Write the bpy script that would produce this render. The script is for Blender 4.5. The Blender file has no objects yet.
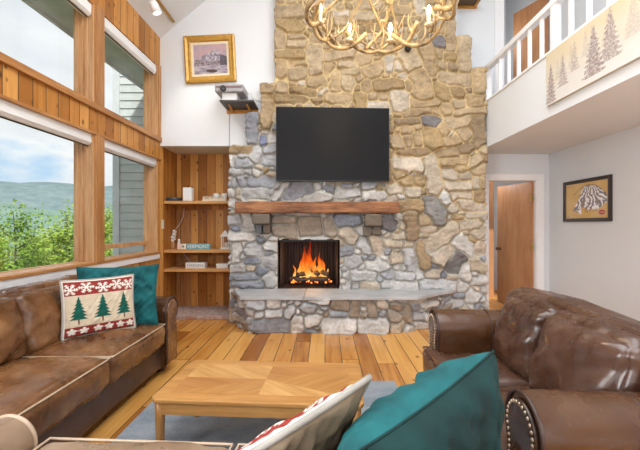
import bpy, bmesh, math, random
import numpy as np
from mathutils import Vector, Matrix, noise as mnoise

R = math.radians
PI = math.pi
sc = bpy.context.scene
COL = sc.collection
rnd = random.Random(7)

# ------------------------------------------------------------------ camera, sky, lights, exposure
F = 350.0            # focal length in pixels of the 640x450 frame
CH = 1.35            # eye height
cam_d = bpy.data.cameras.new('camera')
cam_d.sensor_width = 36.0
cam_d.lens = F / 640 * 36.0
cam_d.shift_x = -5.0 / 640
cam_d.clip_start = 0.02
cam_d.clip_end = 3000
cam = bpy.data.objects.new('camera', cam_d)
COL.objects.link(cam)
cam.location = (0, 0, CH)
cam.rotation_euler = (R(90), 0, 0)
sc.camera = cam
vs = sc.view_settings
vs.view_transform = 'Standard'
vs.look = 'None'
vs.gamma = 1.0
vs.exposure = 0.14
vs.use_curve_mapping = False
cy = sc.cycles
cy.use_denoising = True
cy.max_bounces = 8
cy.diffuse_bounces = 5
cy.glossy_bounces = 3
cy.transparent_max_bounces = 12
cy.sample_clamp_indirect = 6.0
cy.caustics_reflective = False
cy.caustics_refractive = False

SKY_STRENGTH = 1.0


def make_world():
    w = bpy.data.worlds.new('sky')
    sc.world = w
    w.use_nodes = True
    nt = w.node_tree
    nt.nodes.clear()
    N = nt.nodes.new
    L = nt.links.new
    tc = N('ShaderNodeTexCoord')
    sep = N('ShaderNodeSeparateXYZ')
    L(tc.outputs['Generated'], sep.inputs[0])
    # vertical gradient of clear sky
    grad = N('ShaderNodeValToRGB')
    grad.color_ramp.elements[0].position = 0.0
    grad.color_ramp.elements[0].color = (0.72, 0.82, 0.92, 1)
    grad.color_ramp.elements[1].position = 0.55
    grad.color_ramp.elements[1].color = (0.16, 0.40, 0.80, 1)
    e = grad.color_ramp.elements.new(0.2)
    e.color = (0.36, 0.62, 0.90, 1)
    L(sep.outputs['Z'], grad.inputs[0])
    # clouds
    mp = N('ShaderNodeMapping')
    mp.inputs['Scale'].default_value = (1.0, 1.0, 1.9)
    mp.inputs['Location'].default_value = (0.35, 0.9, 0.4)
    L(tc.outputs['Generated'], mp.inputs[0])
    no = N('ShaderNodeTexNoise')
    no.inputs['Scale'].default_value = 2.0
    no.inputs['Detail'].default_value = 8
    no.inputs['Roughness'].default_value = 0.52
    L(mp.outputs[0], no.inputs[0])
    ramp = N('ShaderNodeValToRGB')
    ramp.color_ramp.elements[0].position = 0.42
    ramp.color_ramp.elements[0].color = (0, 0, 0, 1)
    ramp.color_ramp.elements[1].position = 0.485
    ramp.color_ramp.elements[1].color = (1, 1, 1, 1)
    L(no.outputs[0], ramp.inputs[0])
    no2 = N('ShaderNodeTexNoise')
    no2.inputs['Scale'].default_value = 4.5
    no2.inputs['Detail'].default_value = 5
    L(mp.outputs[0], no2.inputs[0])
    cr = N('ShaderNodeValToRGB')
    cr.color_ramp.elements[0].position = 0.35
    cr.color_ramp.elements[0].color = (0.78, 0.81, 0.86, 1)
    cr.color_ramp.elements[1].position = 0.6
    cr.color_ramp.elements[1].color = (0.95, 0.96, 0.97, 1)
    L(no2.outputs[0], cr.inputs[0])
    mix = N('ShaderNodeMixRGB')
    L(ramp.outputs[0], mix.inputs[0])
    L(grad.outputs[0], mix.inputs[1])
    L(cr.outputs[0], mix.inputs[2])
    bg = N('ShaderNodeBackground')
    bg.inputs['Strength'].default_value = SKY_STRENGTH
    L(mix.outputs[0], bg.inputs[0])
    out = N('ShaderNodeOutputWorld')
    L(bg.outputs[0], out.inputs[0])


make_world()


def lamp(name, typ, loc, energy, color=(1, 1, 1), rot=(0, 0, 0), size=None, size_y=None, parent=None, spot=None):
    d = bpy.data.lights.new(name, typ)
    d.energy = energy
    d.color = color
    if typ == 'AREA':
        d.shape = 'RECTANGLE'
        d.size = size
        d.size_y = size_y or size
    elif typ == 'SUN':
        d.angle = R(2)
    else:
        d.shadow_soft_size = size or 0.05
        if typ == 'SPOT':
            d.spot_size = R(spot or 80)
            d.spot_blend = 0.6
    o = bpy.data.objects.new(name, d)
    COL.objects.link(o)
    o.location = loc
    o.rotation_euler = rot
    if parent:
        o.parent = parent
    return o


lamp('sun', 'SUN', (10, -10, 30), 4.4, (1.0, 0.95, 0.86), rot=(R(38), R(30), 0))
lamp('overhead_fill', 'AREA', (0.3, 1.2, 5.4), 265, (0.91, 0.955, 1.0), rot=(0, 0, 0), size=3.2, size_y=4.5)  # unseen overhead fill added to brighten the room
lamp('rear_fill', 'AREA', (0.3, -2.7, 1.9), 45, (0.90, 0.95, 1.0), rot=(R(88), 0, 0), size=4.6, size_y=3.0)  # added fill behind the camera; the rear wall is closed
lamp('side_fill', 'AREA', (-2.3, -1.0, 2.2), 190, (0.93, 0.97, 1.0), rot=(R(90), 0, R(-90)), size=2.6, size_y=2.4)  # added side fill in a daylight tint, no window of its own
lamp('under_loft_fill', 'POINT', (2.9, 0.5, 1.25), 55, (0.92, 0.96, 1.0), size=0.25)  # unseen fill added to lift the loft soffit, no fixture


# ------------------------------------------------------------------ node material helpers
class NM:
    def __init__(self, name):
        self.m = bpy.data.materials.new(name)
        self.m.use_nodes = True
        self.nt = self.m.node_tree
        self.nt.nodes.clear()
        self.out = self.nt.nodes.new('ShaderNodeOutputMaterial')
        self.b = self.nt.nodes.new('ShaderNodeBsdfPrincipled')
        self.nt.links.new(self.b.outputs[0], self.out.inputs[0])

    def n(self, t, **kw):
        x = self.nt.nodes.new(t)
        for k, v in kw.items():
            setattr(x, k, v)
        return x

    def l(self, a, b):
        self.nt.links.new(a, b)

    def set(self, inp, v):
        self.b.inputs[inp].default_value = v

    def val(self, sock, v):
        if isinstance(v, (int, float)):
            sock.default_value = v
        else:
            self.l(v, sock)

    def math(self, op, a, b=None, c=None, clamp=False):
        x = self.n('ShaderNodeMath', operation=op)
        x.use_clamp = clamp
        self.val(x.inputs[0], a)
        if b is not None:
            self.val(x.inputs[1], b)
        if c is not None:
            self.val(x.inputs[2], c)
        return x.outputs[0]

    def ramp(self, fac, stops, interp='LINEAR'):
        x = self.n('ShaderNodeValToRGB')
        r = x.color_ramp
        r.interpolation = interp
        while len(r.elements) < len(stops):
            r.elements.new(0.5)
        for e, (p, c) in zip(r.elements, stops):
            e.position = p
            e.color = tuple(c) + (1,) if len(c) == 3 else c
        self.l(fac, x.inputs[0])
        return x.outputs[0]

    def mix(self, fac, a, b, blend='MIX'):
        x = self.n('ShaderNodeMixRGB', blend_type=blend)
        self.val(x.inputs[0], fac)
        for i, v in ((1, a), (2, b)):
            if isinstance(v, (tuple, list)):
                x.inputs[i].default_value = tuple(v) + (1,) if len(v) == 3 else v
            else:
                self.l(v, x.inputs[i])
        return x.outputs[0]

    def noise(self, vec, scale, detail=3, rough=0.5, dim='3D', w=None):
        x = self.n('ShaderNodeTexNoise')
        if w is not None:
            x.noise_dimensions = '4D'
            self.val(x.inputs['W'], w)
        if vec is not None:
            self.l(vec, x.inputs['Vector'])
        x.inputs['Scale'].default_value = scale
        x.inputs['Detail'].default_value = detail
        x.inputs['Roughness'].default_value = rough
        return x.outputs[0]

    def obj(self):
        return self.n('ShaderNodeTexCoord').outputs['Object']

    def xyz(self, vec):
        s = self.n('ShaderNodeSeparateXYZ')
        self.l(vec, s.inputs[0])
        return s.outputs

    def comb(self, x, y, z):
        c = self.n('ShaderNodeCombineXYZ')
        self.val(c.inputs[0], x)
        self.val(c.inputs[1], y)
        self.val(c.inputs[2], z)
        return c.outputs[0]

    def scale(self, vec, s):
        mp = self.n('ShaderNodeMapping')
        mp.inputs['Scale'].default_value = s
        self.l(vec, mp.inputs[0])
        return mp.outputs[0]

    def bump(self, h, strength=0.3, dist=0.01):
        x = self.n('ShaderNodeBump')
        x.inputs['Strength'].default_value = strength
        x.inputs['Distance'].default_value = dist
        self.l(h, x.inputs['Height'])
        self.l(x.outputs[0], self.b.inputs['Normal'])

    def color(self, c):
        if isinstance(c, (tuple, list)):
            self.b.inputs['Base Color'].default_value = tuple(c) + (1,) if len(c) == 3 else c
        else:
            self.l(c, self.b.inputs['Base Color'])


def simple(name, col, rough=0.5, metal=0.0, var=0.06, scale=8, bump=0.0, spec=0.5):
    m = NM(name)
    f = m.noise(m.obj(), scale, 4)
    lo = tuple(max(0, c * (1 - var)) for c in col)
    hi = tuple(min(1, c * (1 + var)) for c in col)
    m.color(m.ramp(f, [(0.3, lo), (0.7, hi)]))
    m.set('Roughness', rough)
    m.set('Metallic', metal)
    m.set('Specular IOR Level', spec)
    if bump:
        m.bump(m.noise(m.obj(), scale * 8, 4), bump, 0.004)
    return m.m


def emissive(name, col, strength, base=(0.8, 0.8, 0.8)):
    m = NM(name)
    m.color(base)
    m.set('Emission Color', tuple(col) + (1,))
    m.set('Emission Strength', strength)
    return m.m


def planks(name, across, along, width, light, mid, dark, knot=(0.10, 0.04, 0.015), length=None, gap=0.02, rough=0.45,
           var=0.5, knots=0.5, knotscale=4.0, streak=1.0, gapcol=(0.06, 0.03, 0.012), spec=0.4):
    """Boards side by side: `across` and `along` are axis numbers of the object's own coordinates."""
    m = NM(name)
    o = m.xyz(m.obj())
    u, v = o[across], o[along]
    third = o[3 - across - along]
    uu = m.math('DIVIDE', u, width)
    pid = m.math('FLOOR', uu)
    fr = m.math('FRACT', uu)
    wn = m.n('ShaderNodeTexWhiteNoise', noise_dimensions='1D')
    m.l(pid, wn.inputs['W'])
    ra = wn.outputs['Value']
    edge = m.math('ABSOLUTE', m.math('SUBTRACT', fr, 0.5))
    isgap = m.math('GREATER_THAN', edge, 0.5 - gap)
    if length:
        vv = m.math('DIVIDE', m.math('ADD', v, m.math('MULTIPLY', ra, 7.3)), length)
        vid = m.math('FLOOR', vv)
        vf = m.math('ABSOLUTE', m.math('SUBTRACT', m.math('FRACT', vv), 0.5))
        isgap = m.math('MAXIMUM', isgap, m.math('GREATER_THAN', vf, 0.5 - gap * width / length))
        wn2 = m.n('ShaderNodeTexWhiteNoise', noise_dimensions='2D')
        m.l(m.comb(pid, vid, 0.0), wn2.inputs['Vector'])
        ra = wn2.outputs['Value']
    # grain
    base = m.comb(m.math('MULTIPLY', u, 1.0), m.math('MULTIPLY', v, 0.07), m.math('MULTIPLY', third, 1.0))
    sh = m.math('MULTIPLY', ra, 31.0)
    g1 = m.noise(base, 26 * streak, 4, 0.55, w=sh)
    g2 = m.noise(m.comb(u, m.math('MULTIPLY', v, 0.25), third), 5, 3, 0.5, w=sh)
    f = m.math('ADD', m.math('MULTIPLY', g1, 0.6), m.math('MULTIPLY', g2, 0.4))
    f = m.math('ADD', f, m.math('MULTIPLY', m.math('SUBTRACT', ra, 0.5), var))
    c = m.ramp(f, [(0.28, dark), (0.5, mid), (0.72, light)])
    # knots
    vor = m.n('ShaderNodeTexVoronoi', voronoi_dimensions='2D', feature='F1')
    vor.inputs['Scale'].default_value = knotscale
    m.l(m.comb(m.math('MULTIPLY', u, 1.5), m.math('ADD', m.math('MULTIPLY', v, 0.85), sh), 0.0), vor.inputs['Vector'])
    kd = m.math('ADD', vor.outputs['Distance'], m.math('MULTIPLY', m.math('SUBTRACT', g2, 0.5), 0.08))
    cs = m.n('ShaderNodeSeparateColor')
    m.l(vor.outputs['Color'], cs.inputs[0])
    sel = m.math('LESS_THAN', cs.outputs[0], knots)
    kd = m.math('ADD', kd, m.math('MULTIPLY', cs.outputs[1], 0.06))
    k = m.n('ShaderNodeMapRange')
    k.inputs['From Min'].default_value = 0.045
    k.inputs['From Max'].default_value = 0.15
    k.inputs['To Min'].default_value = 1.0
    k.inputs['To Max'].default_value = 0.0
    m.l(kd, k.inputs[0])
    c = m.mix(m.math('MULTIPLY', k.outputs[0], sel), c, knot)
    c = m.mix(isgap, c, gapcol)
    m.color(c)
    m.set('Roughness', rough)
    m.set('Specular IOR Level', spec)
    m.bump(m.math('SUBTRACT', m.math('MULTIPLY', g1, 0.15), isgap), 0.35, 0.006)
    return m.m


def grain(name, axis, light, mid, dark, rough=0.4, scale=14, stretch=0.08, knots=0.0, rot=0.0, spec=0.45):
    m = NM(name)
    mp = m.n('ShaderNodeMapping')
    s = [1, 1, 1]
    s[axis] = stretch
    mp.inputs['Scale'].default_value = s
    rr = m.n('ShaderNodeMapping')
    rr.inputs['Rotation'].default_value = (0, 0, rot)
    m.l(m.obj(), rr.inputs[0])
    m.l(rr.outputs[0], mp.inputs[0])
    g = m.noise(mp.outputs[0], scale, 5, 0.6)
    g2 = m.noise(mp.outputs[0], scale * 4, 3, 0.6)
    f = m.math('ADD', m.math('MULTIPLY', g, 0.7), m.math('MULTIPLY', g2, 0.3))
    c = m.ramp(f, [(0.33, dark), (0.5, mid), (0.67, light)])
    if knots:
        vor = m.n('ShaderNodeTexVoronoi')
        vor.inputs['Scale'].default_value = 3.2
        m.l(m.obj(), vor.inputs['Vector'])
        cs = m.n('ShaderNodeSeparateColor')
        m.l(vor.outputs['Color'], cs.inputs[0])
        k = m.math('MULTIPLY', m.math('LESS_THAN', vor.outputs['Distance'], 0.1), m.math('LESS_THAN', cs.outputs[0], knots))
        c = m.mix(k, c, tuple(x * 0.3 for x in dark))
    m.color(c)
    m.set('Roughness', rough)
    m.set('Specular IOR Level', spec)
    m.bump(f, 0.15, 0.004)
    return m.m


def leather(name, dark, mid, worn, rough=0.36, wornmix=0.5, seed=0.0):  # for LEA_L the worn colour also carries window sheen
    m = NM(name)
    o = m.n('ShaderNodeMapping')
    o.inputs['Location'].default_value = (seed, seed * 1.7, 0)
    m.l(m.obj(), o.inputs[0])
    v = o.outputs[0]
    n1 = m.noise(v, 3.2, 4, 0.55)
    n2 = m.noise(v, 11, 2, 0.5)
    f = m.math('ADD', m.math('MULTIPLY', n1, 0.85), m.math('MULTIPLY', n2, 0.15))
    c = m.ramp(f, [(0.28, dark), (0.5, mid), (0.80, worn)])
    m.color(c)
    m.l(m.ramp(n2, [(0.3, (rough - .07,) * 3), (0.7, (rough + .12,) * 3)]), m.b.inputs['Roughness'])
    m.set('Specular IOR Level', 0.55)
    mus = m.noise(m.scale(v, (1, 1, 2.2)), 6.0, 2, 0.45)
    fine = m.noise(v, 160, 2, 0.5)
    m.bump(m.math('ADD', m.math('MULTIPLY', mus, 0.9), m.math('MULTIPLY', fine, 0.02)), 0.22, 0.03)
    return m.m


def vcol(name, rough=0.8, bumpscale=0, bump=0.2, spec=0.3, fine=0.0, sheen=0.0):
    m = NM(name)
    a = m.n('ShaderNodeVertexColor')
    a.layer_name = 'paint'
    c = a.outputs[0]
    if fine:
        f = m.noise(m.obj(), 38, 5, 0.65)
        c = m.mix(fine, c, m.mix(1.0, c, m.ramp(f, [(0.25, (0.45,) * 3), (0.75, (1.5,) * 3)]), 'MULTIPLY'))
    m.color(c)
    m.set('Roughness', rough)
    m.set('Specular IOR Level', spec)
    if sheen:
        m.set('Sheen Weight', sheen)
    if bumpscale:
        m.bump(m.noise(m.obj(), bumpscale, 5, 0.65), bump, 0.01)
    return m.m


# ------------------------------------------------------------------ mesh builder
class MB:
    def __init__(self):
        self.v = []
        self.f = []
        self.mi = []
        self.cm = 0

    def add(self, vs_, fs_):
        o = len(self.v)
        self.v.extend([tuple(p) for p in vs_])
        for f in fs_:
            self.f.append([i + o for i in f])
            self.mi.append(self.cm)
        return self

    def box(self, a, b):
        x0, y0, z0 = a
        x1, y1, z1 = b
        if x0 > x1: x0, x1 = x1, x0
        if y0 > y1: y0, y1 = y1, y0
        if z0 > z1: z0, z1 = z1, z0
        v = [(x0, y0, z0), (x1, y0, z0), (x1, y1, z0), (x0, y1, z0), (x0, y0, z1), (x1, y0, z1), (x1, y1, z1), (x0, y1, z1)]
        f = [(0, 3, 2, 1), (4, 5, 6, 7), (0, 1, 5, 4), (1, 2, 6, 5), (2, 3, 7, 6), (3, 0, 4, 7)]
        return self.add(v, f)

    def obox(self, c, s, M):
        h = [x / 2 for x in s]
        v = []
        for z in (-1, 1):
            for x, y in ((-1, -1), (1, -1), (1, 1), (-1, 1)):
                v.append(Vector(c) + M @ Vector((x * h[0], y * h[1], z * h[2])))
        f = [(0, 3, 2, 1), (4, 5, 6, 7), (0, 1, 5, 4), (1, 2, 6, 5), (2, 3, 7, 6), (3, 0, 4, 7)]
        return self.add(v, f)

    def prism(self, poly, d0, d1, fn=lambda a, b, d: (a, b, d)):
        """poly: 2D outline; extruded between d0 and d1; fn maps (a,b,d) to xyz."""
        n = len(poly)
        v = [fn(a, b, d0) for a, b in poly] + [fn(a, b, d1) for a, b in poly]
        f = [tuple(range(n))[::-1], tuple(range(n, 2 * n))]
        f += [(i, (i + 1) % n, n + (i + 1) % n, n + i) for i in range(n)]
        return self.add(v, f)

    def tube(self, pts, rad, n=8, closed=False):
        pts = [Vector(p) for p in pts]
        m = len(pts)
        if not isinstance(rad, (list, tuple)):
            rad = [rad] * m
        rings = []
        up = None
        for i, p in enumerate(pts):
            if closed:
                t = pts[(i + 1) % m] - pts[i - 1]
            else:
                t = pts[min(i + 1, m - 1)] - pts[max(i - 1, 0)]
            t.normalize()
            if up is None:
                up = Vector((0, 0, 1)) if abs(t.z) < 0.9 else Vector((1, 0, 0))
            s = t.cross(up)
            if s.length < 1e-5:
                s = t.orthogonal()
            s.normalize()
            up = s.cross(t).normalized()
            rings.append([p + (s * math.cos(2 * PI * k / n) + up * math.sin(2 * PI * k / n)) * rad[i] for k in range(n)])
        v = [q for r in rings for q in r]
        f = []
        for i in range(m if closed else m - 1):
            j = (i + 1) % m
            for k in range(n):
                f.append((i * n + k, i * n + (k + 1) % n, j * n + (k + 1) % n, j * n + k))
        if not closed:
            f.append(tuple(range(n))[::-1])
            f.append(tuple(range((m - 1) * n, m * n)))
        return self.add(v, f)

    def lathe(self, prof, c=(0, 0, 0), n=20, M=None):
        """prof: (r,z) pairs bottom to top."""
        v = []
        for r, z in prof:
            for k in range(n):
                p = Vector((r * math.cos(2 * PI * k / n), r * math.sin(2 * PI * k / n), z))
                if M is not None:
                    p = M @ p
                v.append(p + Vector(c))
        m = len(prof)
        f = []
        for i in range(m - 1):
            for k in range(n):
                f.append((i * n + k, i * n + (k + 1) % n, (i + 1) * n + (k + 1) % n, (i + 1) * n + k))
        f.append(tuple(range(n))[::-1])
        f.append(tuple(range((m - 1) * n, m * n)))
        return self.add(v, f)

    def ball(self, c, r, n=12, m=8, M=None):
        if not isinstance(r, (list, tuple)):
            r = (r, r, r)
        prof = []
        v = []
        for i in range(m + 1):
            a = -PI / 2 + PI * i / m
            for k in range(n):
                p = Vector((r[0] * math.cos(a) * math.cos(2 * PI * k / n), r[1] * math.cos(a) * math.sin(2 * PI * k / n), r[2] * math.sin(a)))
                if M is not None:
                    p = M @ p
                v.append(p + Vector(c))
        f = []
        for i in range(m):
            for k in range(n):
                f.append((i * n + k, i * n + (k + 1) % n, (i + 1) * n + (k + 1) % n, (i + 1) * n + k))
        return self.add(v, f)

    def cushion(self, a, r, puff=(0, 0, 0), n=20, wr=0.0, wscale=6.0, seed=0, fn=None, pw=1.0):
        """Rounded, puffed box of half-sizes a centred on 0; fn maps each local Vector."""
        nn = n
        cache = {}
        vs_ = []
        fs_ = []

        def put(p):
            key = (round(p[0], 4), round(p[1], 4), round(p[2], 4))
            if key in cache:
                return cache[key]
            q = Vector((p[0] * a[0], p[1] * a[1], p[2] * a[2]))
            c = Vector([max(-(a[i] - r), min(a[i] - r, q[i])) for i in range(3)])
            d = q - c
            if d.length > 1e-9:
                nrm = d.normalized()
                q = c + nrm * r
            else:
                nrm = Vector((0, 0, 1))
            for i in range(3):
                if puff[i]:
                    j, k = (i + 1) % 3, (i + 2) % 3
                    q[i] += puff[i] * p[i] * (max(0, 1 - p[j] ** 2) * max(0, 1 - p[k] ** 2)) ** pw
            if wr:
                s = Vector((q.x * wscale + seed * 3.1, q.y * wscale + seed, q.z * wscale))
                q = q + nrm * (wr * mnoise.noise(s) + wr * 0.5 * mnoise.noise(s * 2.3))
            if fn:
                q = fn(q)
            cache[key] = len(vs_)
            vs_.append(q)
            return cache[key]
        lin = [math.sin((-1 + 2 * i / nn) * PI / 2) * 0.45 + (-1 + 2 * i / nn) * 0.55 for i in range(nn + 1)]
        for ax in range(3):
            for sgn in (-1, 1):
                for i in range(nn):
                    for j in range(nn):
                        quad = []
                        for (s, t) in ((i, j), (i + 1, j), (i + 1, j + 1), (i, j + 1)):
                            p = [0, 0, 0]
                            p[ax] = sgn
                            p[(ax + 1) % 3] = lin[s]
                            p[(ax + 2) % 3] = lin[t]
                            quad.append(put(p))
                        if sgn < 0:
                            quad.reverse()
                        fs_.append(tuple(quad))
        return self.add(vs_, fs_)

    def build(self, name, mats, parent=None, smooth=False, world=False, bevel=0.0, seg=2, colors=None, cut=True):
        if not isinstance(mats, (list, tuple)):
            mats = [mats]
        off = Vector((0, 0, 0))
        if world and parent is not None:
            p = parent
            while p is not None:
                off = off + p.location
                p = p.parent
        me = bpy.data.meshes.new(name)
        me.from_pydata([tuple(Vector(v) - off) for v in self.v], [], self.f)
        for m in mats:
            me.materials.append(m)
        if len(mats) > 1:
            for p, i in zip(me.polygons, self.mi):
                p.material_index = i
        me.update()
        if smooth:
            for p in me.polygons:
                p.use_smooth = True
        if colors is not None:
            at = me.color_attributes.new('paint', 'FLOAT_COLOR', 'POINT')
            arr = np.ones((len(self.v), 4), dtype=np.float32)
            arr[:, :3] = np.asarray(colors)[:, :3]
            at.data.foreach_set('color', arr.ravel())
        o = bpy.data.objects.new(name, me)
        COL.objects.link(o)
        if parent is not None:
            o.parent = parent
        if bevel:
            bm_ = o.modifiers.new('bevel', 'BEVEL')
            bm_.width = bevel
            bm_.segments = seg
            bm_.limit_method = 'ANGLE'
            bm_.angle_limit = R(40)
        return o


def tag(o, label=None, cat=None, group=None, kind=None):
    if label: o['label'] = label
    if cat: o['category'] = cat
    if group: o['group'] = group
    if kind: o['kind'] = kind
    return o


def thing(name, label, cat, loc=(0, 0, 0), rz=0.0, group=None):
    o = bpy.data.objects.new(name, None)
    COL.objects.link(o)
    o.empty_display_size = 0.1
    o.location = loc
    o.rotation_euler = (0, 0, rz)
    return tag(o, label, cat, group)


def struct(o):
    o['kind'] = 'structure'
    return o


def copy_tree(o, parent=None):
    c = o.copy()
    COL.objects.link(c)
    if parent is not None:
        c.parent = parent
    for ch in list(o.children):
        copy_tree(ch, c)
    return c


def at(x, y, Y):
    """Point of the room at depth Y seen at photo pixel (x, y)."""
    return Vector(((x - 325) * Y / F, Y, CH - (y - 225) * Y / F))


def text_mesh(parent, name, body, mat, size, loc, rot, extrude=0.001, align='CENTER', space=1.0):
    cu = bpy.data.curves.new(name, 'FONT')
    cu.body = body
    cu.size = size
    cu.extrude = extrude
    cu.align_x = align
    cu.align_y = 'CENTER'
    cu.space_character = space
    cu.materials.append(mat)
    o = bpy.data.objects.new(name, cu)
    COL.objects.link(o)
    o.location = loc
    o.rotation_euler = rot
    dg = bpy.context.evaluated_depsgraph_get()
    me = bpy.data.meshes.new_from_object(o.evaluated_get(dg))
    bpy.data.objects.remove(o)
    me.name = name
    o = bpy.data.objects.new(name, me)
    COL.objects.link(o)
    o.location = loc
    o.rotation_euler = rot
    o.parent = parent
    return o


# ------------------------------------------------------------------ materials
PINE_L, PINE_M, PINE_D = (0.70, 0.355, 0.10), (0.54, 0.235, 0.05), (0.35, 0.13, 0.022)
M = {}
M['pine_wall'] = planks('knotty_pine_wall', 1, 2, 0.135, PINE_L, PINE_M, PINE_D, knots=0.75, gap=0.03, knotscale=5.0)
M['pine_back'] = planks('knotty_pine_back', 0, 2, 0.135, PINE_L, PINE_M, PINE_D, knots=0.75, gap=0.025, knotscale=5.0)
M['pine_trim_y'] = grain('pine_trim_long', 1, (0.56, 0.28, 0.10), (0.42, 0.19, 0.06), (0.28, 0.11, 0.03), knots=0.25)
M['pine_trim_z'] = grain('pine_trim_upright', 2, (0.56, 0.28, 0.11), (0.43, 0.20, 0.07), (0.30, 0.12, 0.035), knots=0.2)
M['sash'] = grain('window_sash_wood', 2, (0.66, 0.40, 0.21), (0.54, 0.29, 0.13), (0.40, 0.19, 0.07))
M['floor'] = planks('pine_floor_boards', 0, 1, 0.17, (0.72, 0.38, 0.105), (0.565, 0.25, 0.055), (0.32, 0.11, 0.018), length=2.3, gap=0.022,
                    rough=0.24, var=0.55, knots=0.4, knotscale=2.9, gapcol=(0.10, 0.045, 0.015), spec=0.5)
M['white'] = simple('white_wall_paint', (0.73, 0.752, 0.775), 0.8, var=0.01, scale=2)
M['ceil'] = simple('white_ceiling_paint', (0.755, 0.77, 0.785), 0.85, var=0.01, scale=2)
M['grey_wall'] = simple('pale_grey_paint', (0.675, 0.70, 0.73), 0.8, var=0.01, scale=2)
M['trim_white'] = simple('white_gloss_trim', (0.84, 0.84, 0.85), 0.4, var=0.01)
M['shade'] = simple('white_shade_vinyl', (0.80, 0.80, 0.79), 0.5, var=0.02)
M['black'] = simple('black_plastic', (0.02, 0.02, 0.022), 0.4, var=0.1)
M['screen'] = simple('dark_glass_screen', (0.010, 0.010, 0.011), 0.32, var=0.02, spec=0.14)
M['brass'] = simple('aged_brass', (0.55, 0.36, 0.12), 0.3, 1.0)
M['dark_metal'] = simple('dark_iron', (0.03, 0.028, 0.027), 0.5, 0.6)
M['chrome'] = simple('silver_metal', (0.7, 0.7, 0.7), 0.25, 1.0)
M['stone'] = vcol('field_stone', 0.8, 55, 0.4, 0.25, fine=0.3)
M['slab'] = simple('grey_slate_slab', (0.42, 0.43, 0.44), 0.55, var=0.16, scale=5, bump=0.15)
M['gold'] = simple('gilded_frame', (0.50, 0.27, 0.045), 0.35, 0.3, var=0.2, scale=30)
M['linen'] = simple('cream_linen_mat', (0.78, 0.66, 0.46), 0.8)
M['paint'] = vcol('painted_surface', 0.6, 0, spec=0.3)
M['print'] = vcol('printed_canvas', 0.8, 120, 0.1, 0.2)


def glass_mat():
    m = NM('window_glass')
    m.nt.nodes.remove(m.b)
    tr = m.n('ShaderNodeBsdfTransparent')
    tr.inputs[0].default_value = (0.97, 0.985, 0.98, 1)
    gl = m.n('ShaderNodeBsdfGlossy')
    gl.inputs['Roughness'].default_value = 0.02
    lw = m.n('ShaderNodeLayerWeight')
    lw.inputs[0].default_value = 0.5
    fac = m.math('ADD', m.math('MULTIPLY', m.math('POWER', lw.outputs['Facing'], 5.0), 0.35), 0.025)
    mx = m.n('ShaderNodeMixShader')
    m.l(fac, mx.inputs[0])
    m.l(tr.outputs[0], mx.inputs[1])
    m.l(gl.outputs[0], mx.inputs[2])
    m.l(mx.outputs[0], m.out.inputs[0])
    return m.m


M['glass'] = glass_mat()

# ------------------------------------------------------------------ room shell
XL, XR = -2.366, 3.438
YB, YN, YD, YC = 5.02, 5.60, 5.37, 4.89      # upper back wall, niche back, door wall, chimney face
YR = -3.0
XO = -2.545                                    # outside face of the left wall
RIDGE_X, EAVE_Z, SL = 1.6, 4.03, 0.83
RIDGE_Z = EAVE_Z + SL * (RIDGE_X - XL)
FX = 2.262                                    # loft fascia


def roof_z(x):
    return EAVE_Z + SL * (x - XL) if x < RIDGE_X else RIDGE_Z - SL * (x - RIDGE_X)


struct(MB().box((-2.7, YR - 0.1, -0.12), (4.3, 7.5, 0)).build('floor', M['floor']))
# sloping ceiling, one slab bent over the ridge
th = 0.18
p = [(XO, roof_z(XO)), (RIDGE_X, RIDGE_Z), (4.4, roof_z(4.4))]
poly = p + [(x, z + th) for x, z in p[::-1]]
struct(MB().prism(poly, YR - 0.1, 7.6, lambda a, b, d: (a, d, b)).build('ceiling', M['ceil']))

# left wall of pine with window openings
ZS, ZB0, ZB1, ZT = 0.957, 2.29, 2.59, 3.60
BAYS = [(-0.05, 1.66), (1.80, 3.585), (3.713, 4.95)]
b = MB()
b.box((XO, YR, 0), (XL, YN + 0.1, ZS))
b.box((XO, YR, ZB0), (XL, YN + 0.1, ZB1))
b.prism([(XO, ZT), (XL, ZT), (XL, EAVE_Z + 0.02), (XO, roof_z(XO) + 0.02)], YR, YN + 0.1, lambda a, c, d: (a, d, c))
ys = [YR] + [y for bay in BAYS for y in bay] + [YN + 0.1]
for i in range(0, len(ys), 2):
    for z0, z1 in ((ZS, ZB0), (ZB1, ZT)):
        b.box((XO, ys[i], z0), (XL, ys[i + 1], z1))
struct(b.build('wall_left', M['pine_wall']))

# upper white back wall (gable) left of / behind the chimney, with the shelf recess below it
b = MB()
b.prism([(XL, 2.483), (1.9, 2.483), (1.9, roof_z(1.9)), (RIDGE_X, RIDGE_Z), (XL, EAVE_Z)], YB, YB + 0.16, lambda a, c, d: (a, d, c))
b.box((XL, YB + 0.16, 2.483), (-0.6, YN, 2.60))
struct(b.build('wall_back', M['white']))
struct(MB().box((XL - 0.1, YN, 0), (-1.18, YN + 0.1, 2.6)).build('wall_recess', M['pine_back']))
struct(MB().box((-1.26, YB + 0.35, 0), (-1.18, YN, 2.483)).build('wall_recess_side', M['pine_wall']))
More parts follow.
